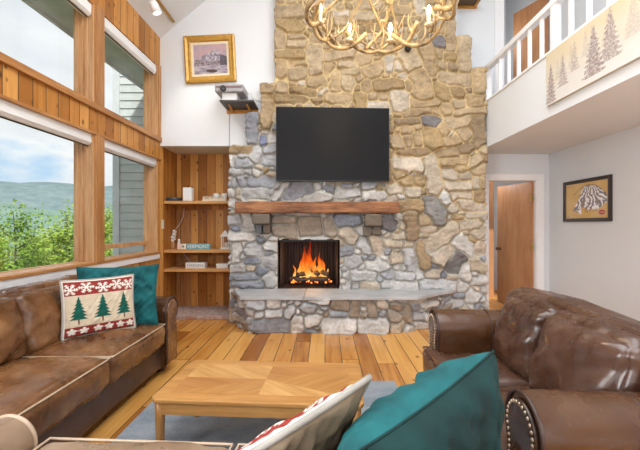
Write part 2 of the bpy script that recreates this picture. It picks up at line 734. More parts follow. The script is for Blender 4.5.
# door wall right of chimney
DX0, DX1, DH = 2.50, 3.25, 2.04
b = MB()
b.box((1.7, YD, 0), (DX0, YD + 0.12, 2.44))
b.box((DX1, YD, 0), (XR + 0.02, YD + 0.12, 2.44))
b.box((DX0, YD, DH), (DX1, YD + 0.12, 2.44))
struct(b.build('wall_door_side', M['grey_wall']))
b = MB()
b.prism([(1.55, 2.44), (2.73, 2.44), (2.73, roof_z(2.73)), (1.6, roof_z(1.6)), (1.55, roof_z(1.55))], YD, YD + 0.14, lambda a, c, d: (a, d, c))
struct(b.build('wall_gable', M['white']))
b = MB()
b.prism([(YR, 0), (YD + 0.12, 0), (YD + 0.12, 2.439), (6.75, 2.439), (6.75, 5.85), (YR, 5.85)], XR, XR + 0.14, lambda a, c, d: (d, a, c))
struct(b.build('wall_right', M['grey_wall']))
struct(MB().box((-2.62, YR - 0.12, 0), (3.6, YR, 7.5)).build('wall_rear', M['white']))
# hall behind the door and loft behind the gable
b = MB()
b.box((1.6, 7.3, 0), (4.3, 7.42, 7.4))
b.box((4.2, YD, 0), (4.3, 7.4, 7.4))
b.box((1.5, 5.5, 0), (1.6, 7.4, 7.4))
struct(b.build('wall_hall', M['grey_wall']))
struct(MB().box((2.3, 6.62, 2.75), (3.55, 6.75, 6.4)).build('wall_loft', simple('loft_grey_paint', (0.70, 0.71, 0.73), 0.8, var=0.01)))
# loft floor slab and knee wall
b = MB()
b.box((FX, YR, 2.439), (XR, YD + 0.14, 2.74))
b.box((FX, YR, 2.74), (FX + 0.10, YD, 3.07))
struct(b.build('floor_loft', M['white']))
struct(MB().box((1.6, YD + 0.12, 2.439), (4.25, 7.35, 2.74)).build('ceiling_hall', M['white']))
struct(MB().box((FX - 0.012, YR, 3.07), (FX + 0.115, YD, 3.10)).build('trim_1', M['trim_white'], bevel=0.004))
# upright white boards where the loft opens
struct(MB().box((2.60, YD - 0.02, 3.1), (2.74, YD + 0.16, roof_z(2.7) - .02)).build('trim_2', M['trim_white']))
# beams of the window wall
struct(MB().box((XL - 0.01, YR, 2.535), (XL + 0.03, YB, 2.60)).build('trim_3', M['pine_trim_y'], bevel=0.004))
struct(MB().box((XL - 0.01, YR, 2.272), (XL + 0.022, YB, 2.30)).build('trim_4', M['pine_trim_y'], bevel=0.004))
struct(MB().box((XL - 0.01, 3.585, ZS), (XL + 0.03, 3.713, 2.272)).build('trim_5', M['pine_trim_z'], bevel=0.004))
struct(MB().box((XL - 0.01, 3.585, 2.60), (XL + 0.03, 3.713, ZT + 0.02)).build('trim_6', M['pine_trim_z'], bevel=0.004))
struct(MB().box((XL - 0.02, YR, 0.945), (XL + 0.03, 4.98, 0.972)).build('trim_7', M['pine_trim_y'], bevel=0.004))
struct(MB().box((XL, YR, 0.875), (XL + 0.02, 4.98, 0.945)).build('trim_8', M['trim_white'], bevel=0.004))
struct(MB().box((XL - 0.01, 4.95, 2.60), (XL + 0.02, YB, ZT + 0.02)).build('trim_9', M['pine_trim_z'], bevel=0.004))
# door casing
b = MB()
b.box((DX1 - 0.005, YD - 0.025, 0), (DX1 + 0.10, YD, DH + 0.09))
b.box((DX0 - 0.10, YD - 0.025, 0), (DX0 + 0.005, YD, DH + 0.09))
b.box((DX0 + .005, YD - 0.025, DH - 0.005), (DX1 - .005, YD, DH + 0.09))
b.box((DX1 - 0.012, YD, 0), (DX1, YD + 0.12, DH))
b.box((DX0, YD, 0), (DX0 + 0.012, YD + 0.12, DH))
b.box((DX0 + .012, YD, DH - .012), (DX1 - .012, YD + 0.12, DH))
struct(b.build('trim_10', M['trim_white'], bevel=0.004))
struct(MB().box((XR - 0.018, 2.0, 0), (XR, YD - .03, 0.10)).build('baseboard_right', M['trim_white'], bevel=0.004))


# windows
def window(n, y0, y1, z0, z1, rail=0.0):
    root = bpy.data.objects.new('window_%d' % n, None)
    COL.objects.link(root)
    root.location = (-2.55, (y0 + y1) / 2, z0)
    struct(root)
    w = 0.032
    xa, xb = -2.553, -2.505
    b = MB()
    b.box((xa, y0, z0), (xb, y0 + w, z1))
    b.box((xa, y1 - w, z0), (xb, y1, z1))
    b.box((xa, y0 + w, z0), (xb, y1 - w, z0 + w * 0.8))
    b.box((xa, y0 + w, z1 - w), (xb, y1 - w, z1))
    # inner stop beads and reveal boards
    for yy, s in ((y0, 1), (y1, -1)):
        b.box((xb, yy, z0), (-2.47, yy + s * 0.022, z1))
        b.box((-2.47, yy, z0), (XL, yy + s * 0.010, z1))
        b.box((-2.442, yy, z0), (-2.425, yy + s * 0.017, z1))
        b.box((-2.395, yy, z0), (XL + 0.004, yy + s * 0.016, z1))
    b.box((xb, y0 + .03, z0), (XL, y1 - .03, z0 + 0.02))
    if rail:
        b.box((xa, y0 + w, rail), (-2.50, y1 - w, rail + 0.05))
    b.build('window_frame', M['sash'], root, world=True, bevel=0.003)
    g = 0.008
    MB().box((-2.536, y0 + w - g, z0 + w * .8 - g), (-2.530, y1 - w + g, z1 - w + g)).build('glass', M['glass'], root, world=True)
    return root


k = 1
for (y0, y1) in BAYS:
    window(k, y0, y1, ZS, ZB0, rail=(1.075 if y0 > 3.6 else 0))
    k += 1
    window(k, y0, y1, ZB1, ZT)
    k += 1


def shade(y0, y1, z1, label):
    t = thing('roller_shade', label, 'window shade', (-2.43, (y0 + y1) / 2, z1 - 0.13), group='white roller shades above the windows')
    pr = [(-2.375, z1 - 0.005), (-2.375, z1 - 0.10), (-2.40, z1 - 0.13), (-2.46, z1 - 0.13), (-2.46, z1 - 0.005)]
    MB().prism(pr, y0 + 0.02, y1 - 0.02, lambda a, c, d: (a, d, c)).build('cassette', M['shade'], t, world=True, bevel=0.006)
    MB().box((-2.425, y0 + 0.03, z1 - 0.138), (-2.410, y1 - 0.03, z1 - 0.13)).build('hem_bar', M['black'], t, world=True, bevel=0.003)


shade(3.713, 4.95, ZB0, 'white roller shade cassette topping the lower window beside the shelf recess')
shade(1.80, 3.585, ZB0, 'white roller shade cassette topping the large lower window behind the brown sofa')
shade(3.713, 4.95, ZT, 'white roller shade cassette topping the high window by the framed painting')
shade(1.80, 3.585, ZT, 'white roller shade cassette topping the high window at upper left corner')


# ------------------------------------------------------------------ stone work
class VN:
    def __init__(self, seed):
        self.g = np.random.RandomState(seed).rand(256, 256)

    def __call__(self, x, y):
        xi = np.floor(x).astype(int)
        yi = np.floor(y).astype(int)
        fx = x - xi
        fy = y - yi
        fx = fx * fx * (3 - 2 * fx)
        fy = fy * fy * (3 - 2 * fy)
        g = self.g
        a = g[xi % 256, yi % 256]
        b_ = g[(xi + 1) % 256, yi % 256]
        c = g[xi % 256, (yi + 1) % 256]
        d = g[(xi + 1) % 256, (yi + 1) % 256]
        return (a * (1 - fx) + b_ * fx) * (1 - fy) + (c * (1 - fx) + d * fx) * fy - 0.5


vn1, vn2, vn3, vn4 = VN(1), VN(2), VN(3), VN(4)
PAL = {  # tan against grey partly carries lamp warmth and daylight in the colour
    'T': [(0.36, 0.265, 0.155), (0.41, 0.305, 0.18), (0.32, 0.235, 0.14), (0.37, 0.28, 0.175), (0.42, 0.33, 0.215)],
    'S': [(0.45, 0.385, 0.30), (0.42, 0.365, 0.295), (0.48, 0.41, 0.325)],
    'W': [(0.50, 0.49, 0.47), (0.44, 0.44, 0.44), (0.54, 0.52, 0.49)],
    'G': [(0.22, 0.24, 0.28), (0.30, 0.31, 0.34), (0.26, 0.27, 0.30), (0.36, 0.37, 0.39)],
    'D': [(0.17, 0.16, 0.16), (0.21, 0.20, 0.19)],
    'B': [(0.29, 0.205, 0.11), (0.27, 0.20, 0.125), (0.33, 0.235, 0.12)],
    'L': [(0.27, 0.22, 0.17), (0.30, 0.25, 0.20)],
    'U': [(0.20, 0.22, 0.32)],
}


def fill_seeds(seeds, bounds, chooser, rng, sizes, inside=lambda u, v: True, gapk=0.004):
    """Dart throwing: adds random elongated stones (line seeds with radius) between the given ones."""
    pts = []
    rad = []
    for s in seeds:
        for t in np.linspace(0, 1, 7):
            pts.append((s[0] + (s[2] - s[0]) * t, s[1] + (s[3] - s[1]) * t))
            rad.append(s[4])
    P = np.array(pts).reshape(-1, 2)
    Q = np.array(rad)
    for (Lm, LM, rm, rM, tries) in sizes:
        for _ in range(tries):
            u = rng.uniform(bounds[0], bounds[1])
            v = rng.uniform(bounds[2], bounds[3])
            if not inside(u, v):
                continue
            L = rng.uniform(Lm, LM)
            r = rng.uniform(rm, rM)
            q = rng.random()
            ang = rng.gauss(0, 0.10) if q < 0.72 else (PI / 2 + rng.gauss(0, .15) if q < 0.86 else rng.uniform(-0.8, 0.8))
            du, dv = math.cos(ang) * L / 2, math.sin(ang) * L / 2
            tt = np.linspace(-1, 1, 7)
            C = np.stack([u + du * tt, v + dv * tt], 1)
            if len(P):
                D = np.sqrt(((C[:, None, :] - P[None]) ** 2).sum(2)) - Q[None]
                if D.min() < r + gapk:
                    continue
            P = np.concatenate([P, C]) if len(P) else C
            Q = np.concatenate([Q, np.full(7, r)])
            seeds.append((u - du, v - dv, u + du, v + dv, r, chooser(u, v, rng)))
    return seeds


def stone_field(U, V, seeds, rng, relief=0.065, mortar=lambda U, V: (0.5, 0.42, 0.27), mw=0.006):
    sh = U.shape
    u = U.ravel()
    v = V.ravel()
    wu = u + 0.014 * vn1(u * 9, v * 9) + 0.007 * vn2(u * 26, v * 26)
    wv = v + 0.014 * vn2(u * 9 + 50, v * 9) + 0.007 * vn1(u * 26 + 50, v * 26)
    S = np.array([s[:5] for s in seeds])
    a = S[:, :2]
    d = S[:, 2:4] - a
    L2 = np.maximum((d ** 2).sum(1), 1e-9)
    n = len(u)
    d1 = np.full(n, 9.0)
    d2 = np.full(n, 9.0)
    idx = np.zeros(n, int)
    for i in range(len(seeds)):
        lo = min(S[i, 0], S[i, 2]) - 0.45, min(S[i, 1], S[i, 3]) - 0.45
        hi = max(S[i, 0], S[i, 2]) + 0.45, max(S[i, 1], S[i, 3]) + 0.45
        sel = np.where((wu > lo[0]) & (wu < hi[0]) & (wv > lo[1]) & (wv < hi[1]))[0]
        if not len(sel):
            continue
        x = wu[sel] - a[i, 0]
        y = wv[sel] - a[i, 1]
        t = np.clip((x * d[i, 0] + y * d[i, 1]) / L2[i], 0, 1)
        ex = np.abs(x - t * d[i, 0])
        ey = np.abs(y - t * d[i, 1])
        D = (ex ** 3.4 + ey ** 3.4) ** (1 / 3.4) - S[i, 4]
        o1 = d1[sel]
        o2 = d2[sel]
        better = D < o1
        d2[sel] = np.where(better, o1, np.minimum(o2, D))
        d1[sel] = np.where(better, D, o1)
        idx[sel] = np.where(better, i, idx[sel])
    e = (d2 - d1) / 2
    e = np.minimum(e, 0.085 - d1 * 0.9)           # wide joints where no stone reaches
    k = np.clip((e - mw) / 0.020, 0, 1)
    k = np.sqrt(1 - (1 - k) ** 2)
    R_ = np.array([rng.random() for _ in seeds])
    T1 = np.array([rng.uniform(-.32, .32) for _ in seeds])
    T2 = np.array([rng.uniform(-.32, .32) for _ in seeds])
    cu = (S[:, 0] + S[:, 2]) / 2
    cv = (S[:, 1] + S[:, 3]) / 2
    plane = T1[idx] * np.clip(u - cu[idx], -.12, .12) + T2[idx] * np.clip(v - cv[idx], -.12, .12)
    rough = 0.016 * np.abs(vn3(u * 9, v * 14)) * 2 + 0.008 * vn4(u * 28, v * 40) + 0.005 * vn1(u * 70, v * 80)
    relief = relief * np.interp(v, [1.9, 3.1], [1.0, 0.62])
    h = k * (relief * (0.55 + 0.6 * R_[idx]) + plane + rough) + (1 - k) * (0.004 * vn2(u * 60, v * 60))
    base = np.array([s[5] for s in seeds])[idx]
    tone = 1 + 0.35 * vn3(u * 9 + 7, v * 13) + 0.30 * vn4(u * 37, v * 45)
    colr = base * np.clip(tone, .55, 1.5)[:, None]
    mc = mortar(u, v) * np.clip(1 + 0.25 * vn2(u * 40, v * 40), .7, 1.2)[:, None]
    kk = np.clip((e - mw * 0.6) / 0.006, 0, 1)[:, None]
    colr = colr * kk + mc * (1 - kk)
    return h.reshape(sh), colr.reshape(sh + (3,))


KC = YC / F


def px(x, y):
    return (x - 325) * KC, CH - (y - 225) * KC


TR = """278 12 300 12 7 T;282 27 298 28 6 B;280 32 280 45 5 T;290 38 303 38 2.5 T;290 45 303 45 4 T;279 55 302 55 5 B;291 65 305 65 3.5 T;281 66 281 78 6 T
313 52 316 70 8 T;330 57 350 55 5 T;341 64 352 65 4 T;360 60 368 58 5 T;329 70 331 78 6 T;451 27 451 46 5.5 T;448 15 452 15 6 T;436 40 441 44 5 D;424 47 430 70 7 T
407 55 415 65 8 T;438 53 440 57 3.5 T;446 57 453 58 4 B;438 65 444 67 4 T;449 67 454 69 4 B;464 42 464 66 7.5 T;478 74 479 88 6 T;443 79 465 80 6 T;420 76 424 94 9 T
440 88 444 96 7 B;455 91 460 96 4.5 B;470 101 478 102 6 T;414 104 438 104 4 T;396 98 401 106 8 S;444 108 448 109 5 T;456 104 463 103 5 T;435 111 437 112 3 T;457 115 481 110 3.5 T
405 114 428 112 3.5 T;397 122 418 122 3 B;426 121 433 122 6 D;451 124 467 120 5 T;441 129 444 132 4.5 T;429 136 434 142 8 B;476 122 477 142 6.5 B;463 135 468 135 5 T;446 142 456 140 4 T
416 137 418 140 5 T;408 139 409 142 4 T;406 130 409 131 4.5 T;395 140 400 147 4.5 T;400 163 417 166 8 S;429 164 434 188 9 S;440 154 454 154 4 T;400 153 425 153 3.5 T;442 163 465 161 4 T
473 164 476 160 5 T;445 174 453 176 4.5 S;462 177 468 177 3 S;449 187 467 186 5 S;476 172 480 168 5 T;475 180 475 186 4 S;483 180 483 186 3.5 T;453 195 468 196 4 S;478 196 479 199 5 T
429 203 437 218 8 D;442 194 445 200 4.5 W;408 191 415 192 5 S;402 206 420 206 5.5 T;415 181 422 182 4 T;405 183 409 183 4.5 T;390 190 400 190 4 S;411 216 411 236 5.5 B;423 220 428 220 5 T
461 203 479 208 5 S;452 208 455 207 4 S;470 216 484 216 3 S;430 246 452 229 7.5 S;458 240 465 248 7 W;452 267 459 256 6.5 D;438 258 447 252 6.5 S;421 247 425 266 5.5 T;408 253 411 266 5.5 W
394 257 399 258 4.5 S;429 272 435 273 5 S;424 284 452 285 5 W;385 285 414 286 4 W;399 276 409 276 4 W;461 226 474 224 5 S;477 233 484 232 5 S;474 280 485 281 3 W;465 267 466 277 3.5 W
460 286 461 287 4.5 W;471 296 473 297 6 W;233 150 249 149 3.5 T;257 152 255 158 5 W;238 164 249 165 4.5 G;241 180 242 183 3.5 G;253 182 271 182 4.5 G;230 172 240 172 3.5 W;256 173 257 175 3 W
276 198 288 186 3.5 W;290 193 305 187 8 G;247 194 263 194 5 W;230 160 231 164 4 W;229 219 239 220 4 W;247 216 248 226 4.5 W;277 220 293 219 4 L;279 231 293 231 6 L;306 226 315 226 10 L
339 221 356 221 5 G;326 224 330 230 6 L;232 237 248 237 3.5 W;251 250 258 252 5 W;249 261 256 261 3 G;238 277 255 277 3.5 G;237 284 262 284 3 G;267 263 273 263 6 W;262 270 264 271 5 G
268 277 271 283 5 W;230 270 240 268 4 W;268 245 276 245 3 W;281 82 281 90 6 T;263 88 270 89 5 T;267 102 267 124 6 T;252 119 252 138 6.5 G;263 138 264 144 3 U;295 74 300 72 7 T;313 82 323 80 6 T
293 92 312 93 3 B;278 99 302 100 4 B;331 74 336 87 6 T;344 84 348 84 6 T;329 98 345 99 5 T;385 216 390 224 7 D;345 233 352 238 5 S;362 244 366 250 4.5 W;350 262 356 262 5 W;375 240 378 248 5 S"""
rng = random.Random(11)
seeds = []
for tok in TR.replace('\n', ';').split(';'):
    q = tok.split()
    x0, y0, x1, y1, r = map(float, q[:5])
    u0, v0 = px(x0, y0)
    u1, v1 = px(x1, y1)
    seeds.append((u0, v0, u1, v1, r * KC * 0.92, rng.choice(PAL[q[5]])))


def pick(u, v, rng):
    """Stone colour: tan high, grey low, part of it painted-in lamp warmth and daylight."""
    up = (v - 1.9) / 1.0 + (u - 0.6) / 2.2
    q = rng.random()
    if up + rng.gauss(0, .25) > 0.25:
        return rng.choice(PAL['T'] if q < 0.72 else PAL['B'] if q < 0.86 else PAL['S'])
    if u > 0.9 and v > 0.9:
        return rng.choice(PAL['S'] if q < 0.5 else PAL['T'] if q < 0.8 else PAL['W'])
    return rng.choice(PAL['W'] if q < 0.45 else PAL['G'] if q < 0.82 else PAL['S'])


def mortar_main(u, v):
    up = np.clip((v - 1.5) / 0.9 + (u - 0.5) / 1.6, 0, 1)[:, None]  # yellow up and right, grey low left: lamp warmth and daylight coloured in
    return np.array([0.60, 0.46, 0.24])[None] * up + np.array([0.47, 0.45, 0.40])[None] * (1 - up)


SIZES = [(0.12, 0.26, 0.05, 0.075, 900), (0.06, 0.18, 0.035, 0.055, 1600), (0.03, 0.08, 0.025, 0.036, 2600), (0.0, 0.03, 0.018, 0.026, 2600)]
ZTOP = 6.3
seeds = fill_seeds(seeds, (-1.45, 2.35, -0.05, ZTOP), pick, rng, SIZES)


def stone_mesh(name, U, V, h, colr, mask, fn, depth, parent=None, skirt=True):
    """fn(u, v, out) -> xyz. Faces where all corners lie in the mask, with sides running back by `depth`."""
    nv, nu = U.shape
    b = MB()
    ids = -np.ones(U.shape, int)
    cs = []
    for j in range(nv):
        for i in range(nu):
            if mask[j, i]:
                ids[j, i] = len(b.v)
                b.v.append(tuple(fn(U[j, i], V[j, i], h[j, i])))
                cs.append(colr[j, i])
    edges = {}
    for j in range(nv - 1):
        for i in range(nu - 1):
            q = (ids[j, i], ids[j, i + 1], ids[j + 1, i + 1], ids[j + 1, i])
            if min(q) < 0:
                continue
            b.f.append([int(x) for x in q])
            b.mi.append(0)
            for a_, c_ in zip(q, q[1:] + q[:1]):
                if (c_, a_) in edges:
                    del edges[(c_, a_)]
                else:
                    edges[(a_, c_)] = 1
    if skirt:
        back = {}
        inv = {}
        for j in range(nv):
            for i in range(nu):
                if ids[j, i] >= 0:
                    inv[int(ids[j, i])] = (j, i)
        for (a_, c_) in edges:
            for w in (a_, c_):
                w = int(w)
                if w not in back:
                    j, i = inv[w]
                    back[w] = len(b.v)
                    b.v.append(tuple(fn(U[j, i], V[j, i], -depth)))
                    cs.append(colr[j, i])
            b.f.append([int(c_), int(a_), back[int(a_)], back[int(c_)]])
            b.mi.append(0)
    return b.build(name, M['stone'], parent, smooth=True, colors=np.array(cs))


def edge_noise(v, s):
    return 0.030 * vn1(np.full_like(v, s), v * 6.0) + 0.016 * vn2(np.full_like(v, s + 9), v * 22)


RES = 0.0105
us = np.arange(-1.42, 2.33, RES)
vs2 = np.arange(0.0, ZTOP, RES)
U, V = np.meshgrid(us, vs2)
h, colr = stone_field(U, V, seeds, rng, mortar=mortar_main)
left = np.select([V < 2.46, V < 2.915, V < 3.335], [-1.335, -1.105, -0.905], -0.705) + edge_noise(V, 3.0)
right = np.select([V < 3.545, V < 3.99], [2.245, 2.045], 1.825) + edge_noise(V, 40.0)
mask = (U > left) & (U < right)
# rounded shoulder on the tall stone at the right step
FBX0, FBX1, FBZ0, FBZ1 = (278 - 325) * KC, (339.5 - 325) * KC, 0.462, CH - (240 - 225) * KC
mask &= ~((U > FBX0) & (U < FBX1) & (V > FBZ0 - 0.06) & (V < FBZ1 + 0.006 * np.sin(U * 20)))
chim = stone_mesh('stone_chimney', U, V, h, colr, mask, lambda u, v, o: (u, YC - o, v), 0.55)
struct(chim)
chim['label'] = 'tall fieldstone chimney breast rising behind the mounted television'

# firebox
dark_brick = NM('sooty_pleated_screen')
o_ = dark_brick.xyz(dark_brick.obj())
wv = dark_brick.noise(dark_brick.comb(dark_brick.math('MULTIPLY', o_[0], 26.0), 0.0, dark_brick.math('MULTIPLY', o_[2], 1.2)), 1.5, 2)
dark_brick.color(dark_brick.ramp(wv, [(0.35, (0.012, 0.009, 0.008)), (0.65, (0.055, 0.032, 0.026))]))
dark_brick.set('Roughness', 0.75)
b = MB()
b.box((FBX0 - 0.03, 5.38, FBZ0 - 0.1), (FBX1 + 0.03, 5.42, FBZ1 + 0.1))
b.box((FBX0 - 0.03, YC + 0.02, FBZ0 - 0.05), (FBX0, 5.38, FBZ1 + 0.1))
b.box((FBX1, YC + 0.02, FBZ0 - 0.05), (FBX1 + 0.03, 5.38, FBZ1 + 0.1))
b.box((FBX0, YC + 0.02, FBZ1), (FBX1, 5.38, FBZ1 + 0.1))
b.box((FBX0, YC + 0.0, FBZ0 - 0.06), (FBX1, 5.38, FBZ0))
struct(b.build('firebox_lining', dark_brick.m, chim))
# pleated mesh screen drawn round the sides and back of the fire
b = MB()
pts = []
path = [(FBX0 + 0.02, YC + 0.06), (FBX0 + 0.05, 5.33), (FBX1 - 0.05, 5.33), (FBX1 - 0.02, YC + 0.06)]
for (a0, a1) in zip(path, path[1:]):
    L_ = math.hypot(a1[0] - a0[0], a1[1] - a0[1])
    m_ = int(L_ / 0.008)
    nx, ny = (a1[1] - a0[1]) / L_, -(a1[0] - a0[0]) / L_
    for i in range(m_):
        t = i / m_
        w = 0.009 * math.sin(i * 1.15) + 0.004 * math.sin(i * .37)
        pts.append((a0[0] + (a1[0] - a0[0]) * t + nx * w, a0[1] + (a1[1] - a0[1]) * t + ny * w))
vv = [(x, y, FBZ0 + 0.01) for x, y in pts] + [(x, y, FBZ1 - 0.035) for x, y in pts]
n_ = len(pts)
b.add(vv, [(i, i + 1, n_ + i + 1, n_ + i) for i in range(n_ - 1)])
scr = b.build('fire_screen', dark_brick.m, smooth=True)
tag(scr, 'dark pleated mesh screen lining the firebox behind the flames', 'fire screen')
MB().tube([(x, y, FBZ1 - 0.03) for x, y in path], 0.008).build('screen_rod', M['dark_metal'], scr, smooth=True)
MB().box((FBX0 + 0.004, YC - 0.005, FBZ1 - 0.022), (FBX1 - 0.004, YC + 0.06, FBZ1 - 0.001)).build('hood_bar', M['dark_metal'], scr)

# raised hearth: rough stone base and grey slabs
HP = [(-1.30, 4.95), (-0.945, 4.40), (0.915, 4.40), (1.37, 4.66), (1.85, 4.95)]
segs = []
tot = 0
for a0, a1 in zip(HP, HP[1:]):
    L_ = math.hypot(a1[0] - a0[0], a1[1] - a0[1])
    segs.append((tot, L_, a0, a1, ((a1[1] - a0[1]) / L_, -(a1[0] - a0[0]) / L_)))
    tot += L_


def hearth_fn(u, v, o):
    u = min(max(u, 0), tot - 1e-6)
    for i, (s, L_, a0, a1, nr) in enumerate(segs):
        if u <= s + L_:
            t = (u - s) / L_
            x, y = a0[0] + (a1[0] - a0[0]) * t, a0[1] + (a1[1] - a0[1]) * t
            nx, ny = nr
            for (j, dd) in ((i - 1, u - s), (i + 1, s + L_ - u)):
                if 0 <= j < len(segs) and dd < 0.09:
                    w = 0.5 * (1 - dd / 0.09)
                    nx = nx * (1 - w) + segs[j][4][0] * w
                    ny = ny * (1 - w) + segs[j][4][1] * w
            q = math.hypot(nx, ny)
            return (x + nx / q * o, y + ny / q * o, v)


KH = 4.36 / F


def hpx(x):
    return segs[1][0] + ((x - 325) * KH - HP[1][0])


hs = []
for (x0, y0, x1, y1, r, c) in [(253, 305, 260, 306, 5, 'G'), (256, 326, 282, 325, 6.5, 'G'), (270, 305, 276, 305, 4, 'W'), (268, 315, 280, 314, 4, 'W'), (287, 315, 291, 309, 4, 'W'),
                                (298, 322, 298, 328, 6, 'W'), (305, 308, 312, 309, 5, 'G'), (309, 322, 317, 320, 5, 'W'), (327, 326, 350, 325, 7, 'W'), (336, 306, 345, 308, 5, 'L'),
                                (357, 306, 355, 314, 4.5, 'L'), (371, 307, 373, 314, 5, 'L'), (365, 327, 382, 325, 7, 'W'), (393, 316, 396, 318, 5, 'L'), (395, 306, 398, 308, 4, 'L'), (396, 328, 402, 327, 4.5, 'S'),
                                (333, 314, 344, 314, 3, 'G'), (410, 310, 411, 320, 4, 'L'), (380, 305, 384, 306, 4, 'S')]:
    hs.append((hpx(x0), CH - (y0 - 225) * KH, hpx(x1), CH - (y1 - 225) * KH, r * KH * .9, rng.choice(PAL[c])))
hs = fill_seeds(hs, (0, tot, 0, 0.42), lambda u, v, r_: r_.choice(PAL['W' if r_.random() < .45 else 'G' if r_.random() < .5 else 'L']), rng,
                [(0.08, 0.2, 0.04, 0.06, 300), (0.03, 0.1, 0.03, 0.045, 500), (0.0, 0.04, 0.018, 0.028, 700)])
uh = np.arange(0, tot, 0.0115)
vh = np.linspace(0.0, 0.432, 38)
U2, V2 = np.meshgrid(uh, vh)
h2, c2 = stone_field(U2, V2, hs, rng, relief=0.058, mortar=lambda u, v: np.tile(np.array([[0.36, 0.35, 0.33]]), (len(u), 1)))
hb = stone_mesh('stone_hearth', U2, V2, h2, c2, np.ones_like(U2, bool), hearth_fn, 0.06)
struct(hb)
hb['label'] = 'raised stone hearth under the grey slab in front of the fire'
ST = 0.462
sx = -0.262
MB().prism([(-1.30, 4.94), (-1.06, 4.335), (sx - .003, 4.325), (sx - .003, 4.94)], ST - 0.042, ST).build('hearth_slab', M['slab'], hb, bevel=0.005)
MB().prism([(sx + .003, 4.94), (sx + .003, 4.325), (1.15, 4.335), (1.83, 4.86), (1.83, 4.94)], ST - 0.042, ST).build('hearth_slab', M['slab'], hb, bevel=0.005)

# corbels and mantel
for (x0, x1, y0, y1, dep, c) in [(252, 269.5, 213.5, 224, 0.19, 'L'), (256, 262, 224, 233.5, 0.10, 'G'), (263, 270, 224, 233.5, 0.12, 'L'),
                                 (365, 382, 214, 226, 0.19, 'L'), (363, 371, 226, 236, 0.10, 'L'), (372, 381, 226, 235, 0.12, 'L')]:
    k_ = (YC - dep) / F
    b = MB()
    b.cushion(((x1 - x0) * k_ / 2, (dep + .1) / 2, (y1 - y0) * k_ / 2), 0.012, n=8, wr=0.010, wscale=18, seed=x0)
    off = Vector(((x0 + x1 - 650) / 2 * k_, YC - dep / 2 + 0.03, CH - ((y0 + y1) / 2 - 225) * k_))
    b.v = [tuple(Vector(p_) + off) for p_ in b.v]
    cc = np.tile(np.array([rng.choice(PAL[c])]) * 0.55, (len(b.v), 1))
    struct(b.build('corbel', M['stone'], chim, smooth=True, colors=cc))

mant = thing('mantel_beam', 'rough-hewn brown timber mantel beam across the stone above the fire', 'mantel', (-0.1, 4.80, 1.51))
rough_wood = grain('rough_hewn_timber', 0, (0.42, 0.20, 0.09), (0.24, 0.10, 0.045), (0.08, 0.035, 0.02), rough=0.6, scale=15, stretch=0.13, knots=0.5, spec=0.3)
b = MB()


def mant_fn(q):
    q = q.copy()
    q.z += 0.008 * mnoise.noise(Vector((q.x * 3, q.y * 6, 1))) + 0.006 * mnoise.noise(Vector((q.x * 11, q.y * 20, q.z * 20)))
    q.y += 0.008 * mnoise.noise(Vector((q.x * 4, q.z * 9, 5)))
    return q + Vector((-0.105, 4.80, 1.587))


bb_ = MB()
nn = 60
a_ = (1.10, 0.125, 0.076)
verts = []
ring = []
for i in range(nn + 1):
    x = -a_[0] + 2 * a_[0] * i / nn
    row = []
    for (y, z) in ((-1, -.8), (-.93, -1), (0, -1), (1, -1), (1, 0), (1, 1), (0, 1), (-.93, 1), (-1, .8), (-1, .3), (-1, -.3)):
        row.append(mant_fn(Vector((x, y * a_[1], z * a_[2]))))
    ring.append(row)
m_ = len(ring[0])
bb_.add([p_ for r_ in ring for p_ in r_], [(i * m_ + k_, (i + 1) * m_ + k_, (i + 1) * m_ + (k_ + 1) % m_, i * m_ + (k_ + 1) % m_) for i in range(nn) for k_ in range(m_)] +
        [tuple(range(m_)), tuple(range(nn * m_, nn * m_ + m_))[::-1]])
bb_.build('beam', rough_wood, mant, world=True)

# brick ledge under the shelves
brick = NM('old_brick')
bo = brick.obj()
br = brick.n('ShaderNodeTexBrick')
mpb = brick.scale(bo, (1, 1, 1))
brick.l(mpb, br.inputs['Vector'])
br.inputs['Color1'].default_value = (0.42, 0.22, 0.16, 1)
br.inputs['Color2'].default_value = (0.36, 0.30, 0.30, 1)
br.inputs['Mortar'].default_value = (0.50, 0.47, 0.44, 1)
br.inputs['Scale'].default_value = 1.0
br.inputs['Brick Width'].default_value = 0.2
br.inputs['Row Height'].default_value = 0.1
br.inputs['Mortar Size'].default_value = 0.008
nb = brick.noise(bo, 14, 4)
brick.color(brick.mix(0.45, br.outputs[0], brick.ramp(nb, [(0.3, (0.30, 0.17, 0.13)), (0.7, (0.60, 0.55, 0.52))])))
brick.set('Roughness', 0.8)
brick.bump(brick.math('ADD', br.outputs['Fac'], nb), 0.3, 0.006)
struct(MB().box((XL, 4.97, 0), (-1.27, YN, 0.055)).build('brick_ledge', brick.m, bevel=0.008))

# ------------------------------------------------------------------ sofas
LEA_L = leather('worn_sheen_brown_leather', (0.060, 0.023, 0.008), (0.17, 0.072, 0.025), (0.42, 0.235, 0.105), 0.24, 0.7, 3.0)  # worn tan also carries window sheen in the colour
LEA_F = leather('tan_brown_leather', (0.14, 0.082, 0.048), (0.25, 0.165, 0.105), (0.40, 0.29, 0.20), 0.30, 0.6, 2.0)
LEA_LB = leather('brown_leather_base', (0.055, 0.028, 0.019), (0.090, 0.046, 0.032), (0.13, 0.07, 0.05), 0.42, 0.5, 5.0)
LEA_R = leather('dark_brown_leather', (0.030, 0.014, 0.009), (0.066, 0.030, 0.018), (0.12, 0.062, 0.039), 0.25, 0.5, 9.0)
LEA_A = leather('saddle_brown_leather', (0.038, 0.014, 0.006), (0.068, 0.027, 0.010), (0.11, 0.048, 0.02), 0.25, 0.4, 1.0)
PIPE_L = simple('pale_leather_piping', (0.50, 0.38, 0.27), 0.4, var=0.15)
